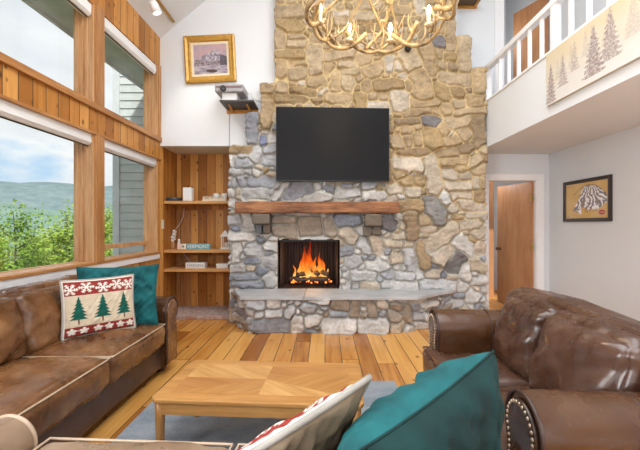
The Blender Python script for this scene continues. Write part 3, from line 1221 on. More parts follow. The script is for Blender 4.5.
PIPE_D = simple('dark_leather_piping', (0.05, 0.025, 0.018), 0.4)
STUD = simple('brass_nailheads', (0.62, 0.52, 0.40), 0.3, 1.0)
FOOT = simple('dark_turned_wood', (0.06, 0.028, 0.014), 0.35)


def arm_profile(s, xi, xo, zb, h, Rr, n=22):
    """Cross-section of a rolled arm; s=+1 arm at +x."""
    cx = (xi + xo) / 2
    cz = h - Rr
    pts = [(xi + s * 0.02, zb), (xi + s * 0.02, cz - Rr * .95)]
    for i in range(n + 1):
        a = R(205) - R(250) * i / n
        pts.append((cx + s * Rr * math.cos(a), cz + Rr * math.sin(a)))
    pts += [(xo - s * 0.035, cz - Rr * 1.3), (xo - s * 0.035, zb)]
    return pts


def sofa(name, label, cat, loc, rz, W, D, seat_h, arm_h, back_h, arm_w, Rr, bounds, leas, pipe, ncush=True, tlobe=0.0, back_t=0.22,
         over=0.04, puff=0.05, studs=True, seam=False, bulge=0.0, arm_pipe=None):
    lea, lea_base, lea_arm, lea_back = leas
    t = thing(name, label, cat, loc, rz)
    yb, yf = -D / 2, D / 2
    xin = W / 2 - arm_w
    # base
    b = MB()
    b.cushion((W / 2 - 0.03, D / 2 - 0.03, (seat_h - 0.17 - 0.07) / 2), 0.025, n=16, wr=0.006, wscale=5)
    b.v = [(x, y - 0.012, z + 0.07 + (seat_h - 0.24) / 2) for x, y, z in b.v]
    b.build('base', lea_base, t, smooth=True)
    # feet
    for sx_ in (-1, 1):
        for sy in (-1, 1):
            MB().lathe([(0.02, 0), (0.038, 0.008), (0.045, 0.03), (0.03, 0.06), (0.036, 0.09)], (sx_ * (W / 2 - 0.11), sy * (D / 2 - 0.10), 0)).build('foot', FOOT, t, smooth=True)
    # arms
    for s in (-1, 1):
        prof = arm_profile(s, s * xin, s * W / 2, 0.08, arm_h, Rr)
        sl = 16
        b = MB()
        y0, y1 = yb + 0.06, yf
        rows = []
        for j in range(sl + 1):
            y = y0 + (y1 - y0) * j / sl
            edge = 0.985 if j in (0, sl) else 1.0
            cx, cz = s * (xin + arm_w / 2), arm_h - Rr
            rows.append([(cx + (a - cx) * edge + 0.004 * mnoise.noise(Vector((a * 7, y * 6, c * 7 + s))), y,
                          cz + (c - cz) * edge + 0.006 * mnoise.noise(Vector((a * 6 + 4, y * 5, c * 6))) * (c > 0.3)) for a, c in prof])
        m_ = len(prof)
        b.add([p_ for r_ in rows for p_ in r_], [(j * m_ + k_, j * m_ + (k_ + 1) % m_, (j + 1) * m_ + (k_ + 1) % m_, (j + 1) * m_ + k_) if s > 0 else
                                                ((j + 1) * m_ + k_, (j + 1) * m_ + (k_ + 1) % m_, j * m_ + (k_ + 1) % m_, j * m_ + k_)
                                                for j in range(sl) for k_ in range(m_)] + [tuple(range(m_)), tuple(range(sl * m_, sl * m_ + m_))])
        arm = b.build('arm', lea_arm, t, smooth=True)
        em = arm.modifiers.new('es', 'EDGE_SPLIT')
        em.split_angle = R(50)
        cx, cz = s * (xin + arm_w / 2), arm_h - Rr
        inn = [(cx + (a - cx) * 0.80, cz + (c - cz) * 0.80 if c > 0.2 else c + 0.02) for a, c in prof]
        MB().prism(inn, yf - 0.005, yf + 0.018, lambda a, c, d: (a, d, c)).build('front_panel', lea, arm, bevel=0.008)
        rim = [(cx + (a - cx) * 0.99, yf + 0.004, cz + (c - cz) * 0.99) for a, c in prof]
        MB().tube(rim, 0.008, 8).build('piping', arm_pipe or pipe, arm, smooth=True)
        if studs:
            b = MB()
            ln = [(cx + (a - cx) * 0.70, cz + (c - cz) * 0.70 if c > 0.25 else c + .03) for a, c in prof]
            acc = 0.0
            for (p0, p1) in zip(ln, ln[1:]):
                L_ = math.hypot(p1[0] - p0[0], p1[1] - p0[1])
                while acc < L_:
                    q = acc / L_
                    b.ball((p0[0] + (p1[0] - p0[0]) * q, yf + 0.019, p0[1] + (p1[1] - p0[1]) * q), (0.0075, 0.005, 0.0075), 8, 5)
                    acc += 0.021
                acc -= L_
            b.build('nailhead_trim', STUD, arm, smooth=True)
        if seam:
            ys_ = yb + (D * 0.52)
            MB().tube([(cx + (a - cx) * 1.01, ys_, cz + (c - cz) * 1.01) for a, c in prof[1:-1]], 0.004, 6).build('seam', pipe, arm, smooth=True)
    # back frame
    b = MB()
    hb_ = (back_h - 0.12) / 2

    def backfn(q):
        lean = (q.z + hb_) / (2 * hb_)
        arch = bulge * (1 - (q.x / (W / 2)) ** 2) * lean
        return Vector((q.x, q.y + yb + back_t / 2 + 0.055 - 0.05 * lean, q.z + 0.12 + hb_ + arch))
    b.cushion((W / 2 - 0.04, back_t / 2, hb_), min(0.085, back_t / 2 - 0.01), n=22, wr=0.010, wscale=4, fn=backfn, seed=2)
    bk = b.build('back', lea_back, t, smooth=True)
    # seat cushions
    tot_b = [-xin] + list(bounds) + [xin]
    nc = len(tot_b) - 1
    ysb = yb + back_t * 0.85
    yse = yf + over
    for i in range(nc):
        x0, x1 = tot_b[i] + 0.004, tot_b[i + 1] - 0.004
        hw, hd, hh = (x1 - x0) / 2, (yse - ysb) / 2, 0.095
        cx, cyy, cz = (x0 + x1) / 2, (ysb + yse) / 2, seat_h - hh
        lo, hi = (i == 0 and tlobe), (i == nc - 1 and tlobe)

        def sfn(q, cx=cx, cyy=cyy, cz=cz, lo=lo, hi=hi, hw=hw):
            p_ = Vector((q.x + cx, q.y + cyy, q.z + cz))
            f = min(1, max(0, (p_.y - (yf - 0.02)) / 0.05))
            if lo and q.x < 0:
                p_.x += f * tlobe * (q.x / hw)
            if hi and q.x > 0:
                p_.x += f * tlobe * (q.x / hw)
            return p_
        b = MB()
        b.cushion((hw, hd, hh), 0.045, puff=(0, 0.01, puff), n=26, wr=0.012, wscale=6, seed=i * 3 + W, fn=sfn, pw=0.7)
        seat = b.build('seat_cushion', lea, t, smooth=True)
        pp = []
        ins = 0.008
        corners = [(-hw + ins, -hd + ins), (hw - ins, -hd + ins), (hw - ins, hd - ins), (-hw + ins, hd - ins)]
        for c0, c1 in zip(corners, corners[1:] + corners[:1]):
            for q in range(14):
                u = q / 14
                pp.append(sfn(Vector((c0[0] + (c1[0] - c0[0]) * u, c0[1] + (c1[1] - c0[1]) * u, hh - 0.006))))
        MB().tube(pp, 0.0055, 6, closed=True).build('piping', pipe, seat, smooth=True)
    if ncush:
        zb_ = seat_h - 0.01
        for i in range(nc):
            x0, x1 = tot_b[i] + 0.002, tot_b[i + 1] - 0.002
            hw, hh, hd = (x1 - x0) / 2 + 0.015, (back_h + 0.005 - zb_) / 2, 0.075
            cx = (x0 + x1) / 2

            def bfn(q, cx=cx, hh=hh, i=i):
                lean = (q.z + hh) / (2 * hh)
                gather = 0.010 * math.sin(q.x * 60 + i) * max(0, lean - 0.75) * 4 * (q.y > 0)
                fold = 0.016 * mnoise.noise(Vector((q.x * 3 + i * 7, q.z * 16 + q.x * 8, i))) * (q.y > 0)
                return Vector((q.x + cx, q.y + yb + back_t + 0.045 + 0.05 - 0.11 * lean + gather + fold, q.z + zb_ + hh))
            b = MB()
            b.cushion((hw, hd, hh), 0.06, puff=(0.01, 0.085, 0.015), n=30, wr=0.016, wscale=7, seed=i * 5 + W * 2, fn=bfn, pw=0.55)
            bc = b.build('back_cushion', lea, t, smooth=True)
            top = [bfn(Vector((-hw + 0.03 + (2 * hw - 0.06) * q / 16, -0.01, hh + 0.008 * math.sin(q * 1.9 + i)))) for q in range(17)]
            MB().tube(top, 0.007, 6).build('piping', pipe, bc, smooth=True)
    return t


sofa('leather_sofa', 'long worn brown leather sofa with pale piping under the windows', 'sofa', (-1.882, 1.915, 0), R(-90), 2.89, 0.92, 0.48, 0.69, 0.90, 0.26, 0.125,
     [-0.395, 0.395], (LEA_L, LEA_LB, LEA_A, LEA_LB), PIPE_L, studs=False, over=0.02, arm_pipe=PIPE_D)
sofa('leather_loveseat', 'dark brown leather loveseat with nailhead arms and two plump back cushions', 'loveseat', (1.12, 1.865, 0), R(87), 1.50, 0.74, 0.475, 0.745, 0.89, 0.25, 0.130,
     [0.03], (LEA_R, LEA_R, LEA_A, LEA_R), PIPE_D, tlobe=0.16, over=0.085, seam=True, bulge=0.05)
sofa('low_leather_sofa', 'low leather sofa in front, seen from behind, holding two pillows', 'sofa', (-0.372, 0.875, 0), R(-3), 1.925, 0.85, 0.505, 0.615, 0.80, 0.20, 0.10,
     [0.0], (LEA_F, LEA_LB, LEA_F, LEA_LB), PIPE_L, ncush=False, back_t=0.16, over=0.065, studs=False, puff=0.03)


# ------------------------------------------------------------------ throw pillows
def fabric(name, c1, c2, bumpscale=220, sheen=0.6):
    m = NM(name)
    f = m.noise(m.obj(), 9, 4)
    m.color(m.ramp(f, [(0.3, c1), (0.7, c2)]))
    m.set('Roughness', 0.75)
    m.set('Sheen Weight', sheen)
    m.set('Specular IOR Level', 0.25)
    fine = m.noise(m.obj(), bumpscale, 3)
    m.bump(m.math('ADD', m.math('MULTIPLY', fine, 0.3), m.noise(m.obj(), 22, 3)), 0.35, 0.008)
    return m.m


TEAL = fabric('shaded_teal_velvet', (0.002, 0.014, 0.014), (0.005, 0.036, 0.035), sheen=0.0)  # darker copy of the velvet with shade put into its colour
TEAL_B = fabric('lit_teal_velvet', (0.003, 0.060, 0.068), (0.009, 0.135, 0.145), sheen=0.03)
BEIGE = fabric('beige_fleece', (0.14, 0.10, 0.062), (0.22, 0.165, 0.108), 120, 0.0)
OFFW = fabric('off_white_edging', (0.27, 0.25, 0.22), (0.38, 0.355, 0.32), 120, 0.0)
WEAVE = vcol('woven_tapestry', 0.9, 260, 0.35, 0.15)


def pillow(name, label, cat, centre, e1, e2, half, t, front, back, pipe_mat=None, pipe_r=0.006, n=40, wr=0.012, paint=None, seed=0, pinch=0.07):
    """e1: along the top edge; e2: up; the front faces e1 x e2."""
    e1 = Vector(e1).normalized()
    e2 = (Vector(e2) - e1 * Vector(e2).dot(e1)).normalized()
    nr = e1.cross(e2)
    c = Vector(centre)
    th_ = thing(name, label, cat, tuple(c - e2 * half[1]))

    def S(u, v, side):
        x = half[0] * u * (1 - pinch * (1 - v * v) * u * u)
        y = half[1] * v * (1 - pinch * (1 - u * u) * v * v)
        d = (max(0, 1 - u * u) * max(0, 1 - v * v)) ** 0.42
        w = wr * d * (mnoise.noise(Vector((u * 2.2 + seed, v * 2.2, side))) + 0.8 * mnoise.noise(Vector((u * 9 - v * 6 + seed, u * 1.5 + v * 2, side * 7))) + 0.7 * mnoise.noise(Vector((u * 6 + v * 3 + seed, v * 4 - u * 2, side * 3))))
        return c + e1 * x + e2 * y + nr * side * (t * d + w)
    for side, mt, nm in ((1, front, 'front_cover'), (-1, back, 'back_cover')):
        b = MB()
        cols = []
        nn_ = 150 if (paint and side == 1) else n
        for j in range(nn_ + 1):
            for i in range(nn_ + 1):
                u, v = -1 + 2 * i / nn_, -1 + 2 * j / nn_
                b.v.append(tuple(S(u, v, side)))
                if paint and side == 1:
                    cols.append(paint(u, v))
        for j in range(nn_):
            for i in range(nn_):
                q = [j * (nn_ + 1) + i, j * (nn_ + 1) + i + 1, (j + 1) * (nn_ + 1) + i + 1, (j + 1) * (nn_ + 1) + i]
                b.f.append(q if side > 0 else q[::-1])
                b.mi.append(0)
        b.build(nm, mt, th_, smooth=True, world=True, colors=np.array(cols) if cols else None)
    if pipe_mat:
        pts_ = []
        for (a0, a1) in (((-1, -1), (1, -1)), ((1, -1), (1, 1)), ((1, 1), (-1, 1)), ((-1, 1), (-1, -1))):
            for q in range(20):
                f = q / 20
                pts_.append(S(a0[0] + (a1[0] - a0[0]) * f, a0[1] + (a1[1] - a0[1]) * f, 1))
        MB().tube(pts_, pipe_r, 7, closed=True).build('edge_trim', pipe_mat, th_, smooth=True, world=True)
    return th_


CREAM, RED, WHITE_, TGREEN, BARK = (0.62, 0.52, 0.38), (0.26, 0.035, 0.03), (0.78, 0.74, 0.66), (0.012, 0.10, 0.075), (0.10, 0.05, 0.03)


def snowflake(x, y, r):
    d = math.hypot(x, y)
    if d > r:
        return False
    a = (math.atan2(y, x) / (PI / 3)) % 1.0
    a = min(a, 1 - a) * (PI / 3)
    w = abs(d * math.sin(a))
    if w < 0.018:
        return True
    for k_ in (0.45, 0.72):
        xx, yy = d * math.cos(a) - r * k_, d * math.sin(a)
        if 0 < yy < r * 0.24 and abs(xx - yy * 0.6) < 0.014:
            return True
    return False


def leafshape(x, y, r):
    """Maple-like leaf."""
    d = math.hypot(x, y)
    a = math.atan2(y, x)
    lob = 0.55 + 0.45 * abs(math.cos(2.5 * (a - 0.3)))
    return d < r * lob or (abs(y + x * .1) < 0.012 and -r * 1.3 < x < 0)


def firtree(x, y, hgt, wid):
    """Base at y=0."""
    if y < 0 or y > hgt:
        return None
    if y < hgt * 0.16:
        return BARK if abs(x) < 0.018 else None
    f = (y - hgt * .14) / (hgt * .86)
    tier = (f * 6.5) % 1.0
    w = wid * (1 - f) * (1.10 - 0.55 * tier) + 0.006
    if abs(x) < w:
        return TGREEN
    return None


def paint_trees(u, v):
    if abs(u) > 0.955 or abs(v) > 0.955:
        return WHITE_
    n_ = 0.04 * mnoise.noise(Vector((u * 30, v * 30, 0)))
    if v > 0.46:
        if v > 0.90 or v < 0.50:
            return RED if (v > .9 or v < .5) else RED
        for k_, cx in enumerate((-0.80, -0.38, 0.06, 0.46, 0.82)):
            if snowflake(u - cx, v - 0.70 + 0.03 * (-1) ** k_, 0.21):
                return WHITE_
        return tuple(c * (1 + n_) for c in RED)
    if v < -0.60:
        if v < -0.92:
            return TGREEN
        for k_, cx in enumerate((-0.78, -0.46, -0.10, 0.20, 0.52, 0.82)):
            if leafshape((u - cx) * (1 if k_ % 2 else -1), v + 0.76, 0.125):
                return WHITE_
        return tuple(c * (1 + n_) for c in RED)
    for cx in (-0.60, 0.03, 0.64):
        r_ = firtree(u - cx, v + 0.52, 0.94, 0.25)
        if r_:
            return r_
    return tuple(c * (1 + n_) for c in CREAM)


A_, B_ = Vector((-1.895, 2.56, 0)), Vector((-1.595, 2.865, 0))
cc_ = (A_ + B_) / 2
pillow('tree_pillow', 'woven pillow with three green fir trees and red bands on the sofa', 'pillow', (cc_.x + 0.0, cc_.y, 0.725), (B_ - A_), (-0.14, 0.05, 1.0),
       (0.245, 0.215), 0.060, WEAVE, BEIGE, OFFW, 0.009, paint=paint_trees, seed=3, pinch=0.05, wr=.008)
A_, B_ = Vector((-2.03, 2.83, 0)), Vector((-1.44, 3.05, 0))
cc_ = (A_ + B_) / 2
pillow('teal_pillow', 'teal velvet pillow standing behind the fir tree pillow', 'pillow', (cc_.x, cc_.y, 0.745), (B_ - A_), (0.0, 0.10, 1.0),
       (0.305, 0.262), 0.055, TEAL_B, TEAL_B, TEAL_B, 0.004, seed=8, wr=.026, n=70)


def corner_pillow(name, label, B, A, down, half, t, front, back, pm, pr, seed, paint=None, wr=0.018, n=60):
    B, A, down = Vector(B), Vector(A), Vector(down).normalized()
    e1 = (B - A).normalized()
    dn = (down - e1 * down.dot(e1)).normalized()
    c = B - e1 * half[0] + dn * half[1]
    return pillow(name, label, 'pillow', c, e1, -dn, half, t, front, back, pm, pr, n=n, paint=paint, seed=seed, wr=wr, pinch=0.09)


def paint_sherpa_front(u, v):
    if abs(u) > 0.96 or abs(v) > 0.96:
        return WHITE_
    return paint_trees(u, v)


corner_pillow('teal_pillow', 'large teal velvet pillow propped on the front sofa beside the fleece pillow', (0.53, 1.10, 0.955), (0.13, 0.80, 0.875), (-0.04, 0.36, -0.93),
              (0.31, 0.255), 0.155, TEAL, TEAL_B, TEAL, 0.004, 5, wr=0.028, n=80)  # dark near face, bright far face: light and shade put into colour
bp = corner_pillow('fleece_pillow', 'beige fleece backed pillow with woven red front on the front sofa', (0.118, 0.93, 0.945), (-0.297, 0.675, 0.82), (-0.29, 0.49, -0.82),
                   (0.245, 0.225), 0.050, BEIGE, BEIGE, OFFW, 0.009, 12)
# its far side carries the woven pattern
for ch in bp.children:
    if ch.name.startswith('back_cover'):
        me = ch.data
        me.materials.clear()
        me.materials.append(WEAVE)
        n_ = 61
        at_ = me.color_attributes.new('paint', 'FLOAT_COLOR', 'POINT')
        arr = np.ones((n_ * n_, 4), dtype=np.float32)
        for j in range(n_):
            for i in range(n_):
                arr[j * n_ + i, :3] = paint_trees(1 - 2 * i / 60, -1 + 2 * j / 60)
        at_.data.foreach_set('color', arr.ravel())

# ------------------------------------------------------------------ rug and coffee table
rug_m = NM('grey_blue_rug')
ro = rug_m.obj()
r1 = rug_m.noise(rug_m.scale(ro, (1, 2.2, 1)), 3.0, 6, 0.65)
r2 = rug_m.noise(ro, 90, 3)
rug_m.color(rug_m.mix(0.35, rug_m.ramp(r1, [(0.36, (0.20, 0.25, 0.30)), (0.5, (0.28, 0.34, 0.40)), (0.60, (0.36, 0.39, 0.42)), (0.68, (0.27, 0.30, 0.35))]),
                      rug_m.ramp(r2, [(0.3, (0.16, 0.18, 0.22)), (0.7, (0.42, 0.44, 0.47))])))
rug_m.set('Roughness', 0.95)
rug_m.set('Specular IOR Level', 0.1)
rug_m.bump(r2, 0.5, 0.006)
rg = MB().box((-1.315, 1.30, 0.0), (0.60, 3.01, 0.012)).build('area_rug', rug_m.m, bevel=0.004)
tag(rg, 'mottled grey blue area rug under the wooden coffee table', 'rug')

OAK = grain('oak_frame', 0, (0.56, 0.30, 0.10), (0.46, 0.23, 0.07), (0.35, 0.155, 0.042), rough=0.3, scale=16, stretch=0.08)
OAKZ = grain('oak_upright', 2, (0.56, 0.30, 0.10), (0.46, 0.23, 0.07), (0.35, 0.155, 0.042), rough=0.3, scale=16, stretch=0.08)
OAKS = [grain('oak_veneer_light', 0, (0.63, 0.37, 0.145), (0.53, 0.29, 0.10), (0.42, 0.205, 0.065), rough=0.28, scale=13, stretch=0.10, rot=R(35)),
        grain('oak_veneer_mid', 0, (0.50, 0.265, 0.09), (0.42, 0.205, 0.06), (0.33, 0.15, 0.042), rough=0.28, scale=18, stretch=0.07, rot=R(-40)),
        grain('oak_veneer_dark', 0, (0.48, 0.235, 0.085), (0.41, 0.19, 0.06), (0.33, 0.14, 0.04), rough=0.28, scale=18, stretch=0.07, rot=R(12))]
CT = thing('coffee_table', 'low oak coffee table with inlaid veneer top on the rug', 'coffee table', (-0.365, 2.18, 0.012), R(-3.5))
TW, TD, TZ = 1.19, 0.575, 0.378


def rrect(hw, hd, r, n=6):
    pts_ = []
    for cx, cy_, a0 in ((hw - r, hd - r, 0), (-hw + r, hd - r, 90), (-hw + r, -hd + r, 180), (hw - r, -hd + r, 270)):
        for i in range(n + 1):
            a = R(a0 + 90 * i / n)
            pts_.append((cx + r * math.cos(a), cy_ + r * math.sin(a)))
    return pts_


top = MB().prism(rrect(TW / 2, TD / 2, 0.055), TZ - 0.026, TZ).build('tabletop', OAK, CT, bevel=0.008, seg=3)
iw, idp = TW / 2 - 0.085, TD / 2 - 0.085
for ci in (0, 1):
    for ri in (0, 1):
        x0, x1 = (-iw, 0) if ci == 0 else (0, iw)
        y0, y1 = (-idp, 0) if ri == 0 else (0, idp)
        e = 0.0008
        if (ci + ri) % 2 == 0:
            t1, t2 = [(x0, y0), (x1, y0), (x1, y1)], [(x0, y0), (x1, y1), (x0, y1)]
        else:
            t1, t2 = [(x0, y0), (x1, y0), (x0, y1)], [(x1, y0), (x1, y1), (x0, y1)]
        ms = (OAKS[1], OAKS[2]) if (ci + ri) % 2 == 0 else (OAKS[0], OAKS[0] if ri else OAKS[1])
        for tri, mm in zip((t1, t2), ms):
            MB().prism(tri, TZ - 0.002, TZ + e).build('inlay_panel', mm, top)
for sx_ in (-1, 1):
    for sy in (-1, 1):
        MB().lathe([(0.018, 0), (0.021, 0.01), (0.026, 0.26), (0.028, TZ - 0.026)], (sx_ * (TW / 2 - 0.045), sy * (TD / 2 - 0.045), 0), 20).build('leg', OAKZ, CT, smooth=True)
for sy in (-1, 1):
    MB().box((-TW / 2 + 0.06, sy * (TD / 2 - 0.03) - 0.010, TZ - 0.095), (TW / 2 - 0.06, sy * (TD / 2 - 0.03) + 0.010, TZ - 0.026)).build('apron', OAK, CT, bevel=0.003)
for sx_ in (-1, 1):
    MB().box((sx_ * (TW / 2 - 0.03) - 0.010, -TD / 2 + 0.06, TZ - 0.095), (sx_ * (TW / 2 - 0.03) + 0.010, TD / 2 - 0.06, TZ - 0.026)).build('apron', OAK, CT, bevel=0.003)

# ------------------------------------------------------------------ television
TVC = Vector((0.108, 4.72, 2.435))
TVR = thing('television', 'large flat black television mounted on the stone above the mantel', 'television', tuple(TVC), R(2.5))
w2, h2_ = 0.765, 0.50
b = MB()
b.box((-w2, -0.012, -h2_), (w2, 0.035, h2_))
b.build('housing', M['black'], TVR, bevel=0.006)
MB().box((-w2 + 0.010, -0.0145, -h2_ + 0.016), (w2 - 0.010, -0.011, h2_ - 0.010)).build('screen', M['screen'], TVR)
MB().box((-0.25, 0.035, -0.2), (0.25, 0.12, 0.2)).build('wall_mount', M['dark_metal'], TVR, bevel=0.01)
cv = MB().box((-0.021, 4.845, 1.658), (0.004, 4.862, 2.02)).build('cable_cover', M['trim_white'], bevel=0.004)
tag(cv, 'thin white cable cover running from television down to the mantel', 'cable cover')

# ------------------------------------------------------------------ fire
bark = NM('charred_bark')
bn = bark.noise(bark.obj(), 30, 5, 0.65)
bark.color(bark.ramp(bn, [(0.35, (0.02, 0.014, 0.012)), (0.6, (0.10, 0.06, 0.04)), (0.75, (0.25, 0.2, 0.17))]))
bark.set('Roughness', 0.9)
bark.bump(bn, 0.8, 0.01)
FY = 5.14
FXO = -0.15
gr = MB()
for i in range(7):
    x = -0.42 + i * 0.085 + 0.1 + FXO
    gr.tube([(x, FY - 0.15, FBZ0 + 0.05), (x, FY + 0.12, FBZ0 + 0.05)], 0.009)
for y in (FY - 0.13, FY + 0.10):
    gr.tube([(-0.36 + FXO, y, FBZ0 + 0.04), (0.24 + FXO, y, FBZ0 + 0.04)], 0.009)
    for x in (-0.33, 0.21):
        gr.tube([(x + FXO, y, FBZ0), (x + FXO, y, FBZ0 + 0.045)], 0.009)
tag(gr.build('fire_grate', M['dark_metal'], smooth=True), 'black iron grate holding the burning logs', 'grate')
logs = [((-0.36, FY - 0.06, FBZ0 + 0.100), (0.20, FY - 0.08, FBZ0 + 0.105), 0.040, 'charred log lying flat across the front of the grate'),
        ((-0.30, FY + 0.06, FBZ0 + 0.105), (0.24, FY + 0.05, FBZ0 + 0.100), 0.045, 'charred log lying flat at the back of the grate'),
        ((-0.25, FY - 0.10, FBZ0 + 0.165), (0.02, FY + 0.08, FBZ0 + 0.215), 0.036, 'burning log leaning up across the left of the fire'),
        ((0.06, FY - 0.09, FBZ0 + 0.17), (-0.10, FY + 0.02, FBZ0 + 0.275), 0.036, 'burning log tilted upright in the middle of the flames'),
        ((0.20, FY - 0.08, FBZ0 + 0.165), (0.03, FY + 0.06, FBZ0 + 0.225), 0.034, 'burning log leaning across the right of the fire')]
for a0, a1, r_, lab in logs:
    a0, a1 = Vector(a0) + Vector((FXO, 0, 0)), Vector(a1) + Vector((FXO, 0, 0))
    b = MB()
    pts_ = [a0 + (a1 - a0) * (i / 10) + Vector((0, 0, 0.006 * math.sin(i * 1.3))) for i in range(11)]
    b.tube(pts_, [r_ * (1 + 0.12 * math.sin(i * 2.1 + r_ * 90)) for i in range(11)], 10)
    tag(b.build('firewood_log', bark.m, smooth=True), lab, 'log', 'logs burning in the fireplace')
fl = NM('flame')
fo = fl.xyz(fl.obj())
hz = fl.math('MULTIPLY', fo[2], 2.3)
hn = fl.math('ADD', hz, fl.math('MULTIPLY', fl.math('SUBTRACT', fl.noise(fl.scale(fl.obj(), (1, 1, .4)), 22, 3), 0.5), 0.7))
fl.l(fl.ramp(hn, [(0.05, (1.0, 0.66, 0.22)), (0.30, (1.0, 0.36, 0.045)), (0.6, (0.95, 0.13, 0.010)), (1.0, (0.40, 0.02, 0.003))]), fl.b.inputs['Emission Color'])
fl.set('Emission Strength', 1.1)
fl.color((0, 0, 0))
fl.set('Specular IOR Level', 0.0)
fl.set('Roughness', 1.0)
fl.l(fl.ramp(hn, [(0.1, (0.85,) * 3), (0.9, (0.35,) * 3)]), fl.b.inputs['Alpha'])
fr_ = random.Random(4)
fire = thing('fire', 'orange flames rising from the burning logs in the firebox', 'fire', (-0.05 + FXO, FY, FBZ0 + 0.09))
spec = [(-0.175, 0.00, 0.36, 0.040), (-0.13, 0.02, 0.50, 0.045), (-0.085, -0.02, 0.57, 0.040), (-0.055, 0.02, 0.44, 0.040), (0.085, 0.0, 0.40, 0.034), (0.055, -0.03, 0.28, 0.03),
        (-0.02, -0.05, 0.25, 0.04), (-0.30, -0.02, 0.22, 0.018), (0.115, 0.03, 0.30, 0.03), (-0.21, -0.06, 0.22, 0.03), (0.17, -0.04, 0.17, 0.025), (0.0, 0.05, 0.33, 0.035), (-0.10, -0.07, 0.22, 0.035)]
for dx, dy, hh, r_ in spec:
    b = MB()
    ph = fr_.uniform(0, 6)
    pts_, rr_ = [], []
    for i in range(13):
        t_ = i / 12
        pts_.append((dx + FXO + 0.028 * math.sin(t_ * 5.5 + ph) * t_, FY + dy + 0.015 * math.cos(t_ * 4 + ph) * t_, FBZ0 + 0.085 + hh * t_))
        rr_.append(max(0.002, r_ * (math.sin(PI * min(1, t_ * 0.72 + 0.28)) ** 0.9) * (1 + .18 * math.sin(t_ * 11 + ph))))
    b.tube(pts_, rr_, 9)
    b.build('flame', fl.m, fire, smooth=True, world=True)
ember_m = emissive('glowing_embers', (1.0, 0.22, 0.03), 3.0, (0.1, 0.03, 0.02))
b = MB()
for i in range(70):
    b.ball((FXO + fr_.uniform(-0.36, 0.24), FY + fr_.uniform(-0.14, 0.1), FBZ0 + 0.062 + fr_.uniform(0, 0.03)), fr_.uniform(0.006, 0.016), 6, 4)
b.build('embers', ember_m, fire, world=True)['kind'] = 'stuff'
lamp('fire_glow', 'POINT', (-0.05 + FXO, FY - 0.1, FBZ0 + 0.3), 5, (1.0, 0.5, 0.18), size=0.1)

# ------------------------------------------------------------------ recess shelves and what stands on them
SHW = grain('shelf_pine', 0, (0.70, 0.42, 0.19), (0.60, 0.32, 0.12), (0.46, 0.21, 0.06), rough=0.4, scale=12, knots=0.2)
SY0, SY1 = 5.13, YN - 0.002
SX0, SX1 = XL + 0.004, -1.262
SHZ = [1.705, 0.985, 0.705]
SLAB = ['top pine shelf in the recess holding a white box and mugs', 'middle pine shelf in the recess holding the teal lettered sign', 'bottom pine shelf in the recess holding two low white boxes']
for z, lab in zip(SHZ, SLAB):
    t_ = thing('wall_shelf', lab, 'shelf', ((SX0 + SX1) / 2, SY1, z - 0.04), group='pine shelves in the recess')
    MB().box((SX0, SY0, z - 0.042), (SX1, SY1, z)).build('board', SHW, t_, world=True, bevel=0.004)
    MB().box((SX0, SY1 - 0.025, z - 0.115), (SX1, SY1, z - 0.042)).build('cleat', M['pine_back'], t_, world=True, bevel=0.003)
struct(MB().box((-2.30, YN - 0.022, 0.055), (-2.14, YN, 1.58)).build('trim_11', M['pine_trim_z'], bevel=0.003))
struct(MB().box((XL, YN - 0.03, 0.055), (-2.31, YN, 1.58)).build('trim_12', M['pine_trim_z'], bevel=0.003))

WPL = simple('white_plastic', (0.78, 0.78, 0.77), 0.35, var=0.01)
CER = simple('white_glazed_ceramic', (0.76, 0.74, 0.72), 0.25, var=0.02)
CRM = simple('cream_painted_wood', (0.72, 0.64, 0.50), 0.6, var=0.05)
TLP = simple('teal_painted_wood', (0.16, 0.33, 0.36), 0.6, var=0.25, scale=40)
INK = simple('dark_ink', (0.08, 0.08, 0.09), 0.6)
PKB = simple('pink_plastic', (0.75, 0.55, 0.52), 0.4)
SY = 5.26
kz = SY / F


def sx_at(x, Y=SY):
    return (x - 325) * Y / F


# dark dish
b = MB()
b.lathe([(0.0, 0.0), (0.115, 0.0), (0.135, 0.012), (0.138, 0.055), (0.128, 0.057), (0.122, 0.018), (0.0, 0.014)], (sx_at(173, 5.32), 5.34, SHZ[0]), 28)
tag(b.build('round_tray', simple('blue_black_enamel', (0.035, 0.045, 0.06), 0.35), smooth=True), 'round blue black tray at the end of the top shelf', 'tray')
rt = thing('router_box', 'upright white box on the top shelf next to the dark tray', 'box', (sx_at(188.4), SY, SHZ[0]))
MB().box((sx_at(184), SY - 0.05, SHZ[0]), (sx_at(192.8), SY + 0.05, SHZ[0] + 0.205)).build('case', WPL, rt, world=True, bevel=0.008)
MB().box((sx_at(184) + .03, SY - 0.052, SHZ[0] + .012), (sx_at(192.8) - .03, SY - 0.049, SHZ[0] + 0.018)).build('status_strip', M['chrome'], rt, world=True)
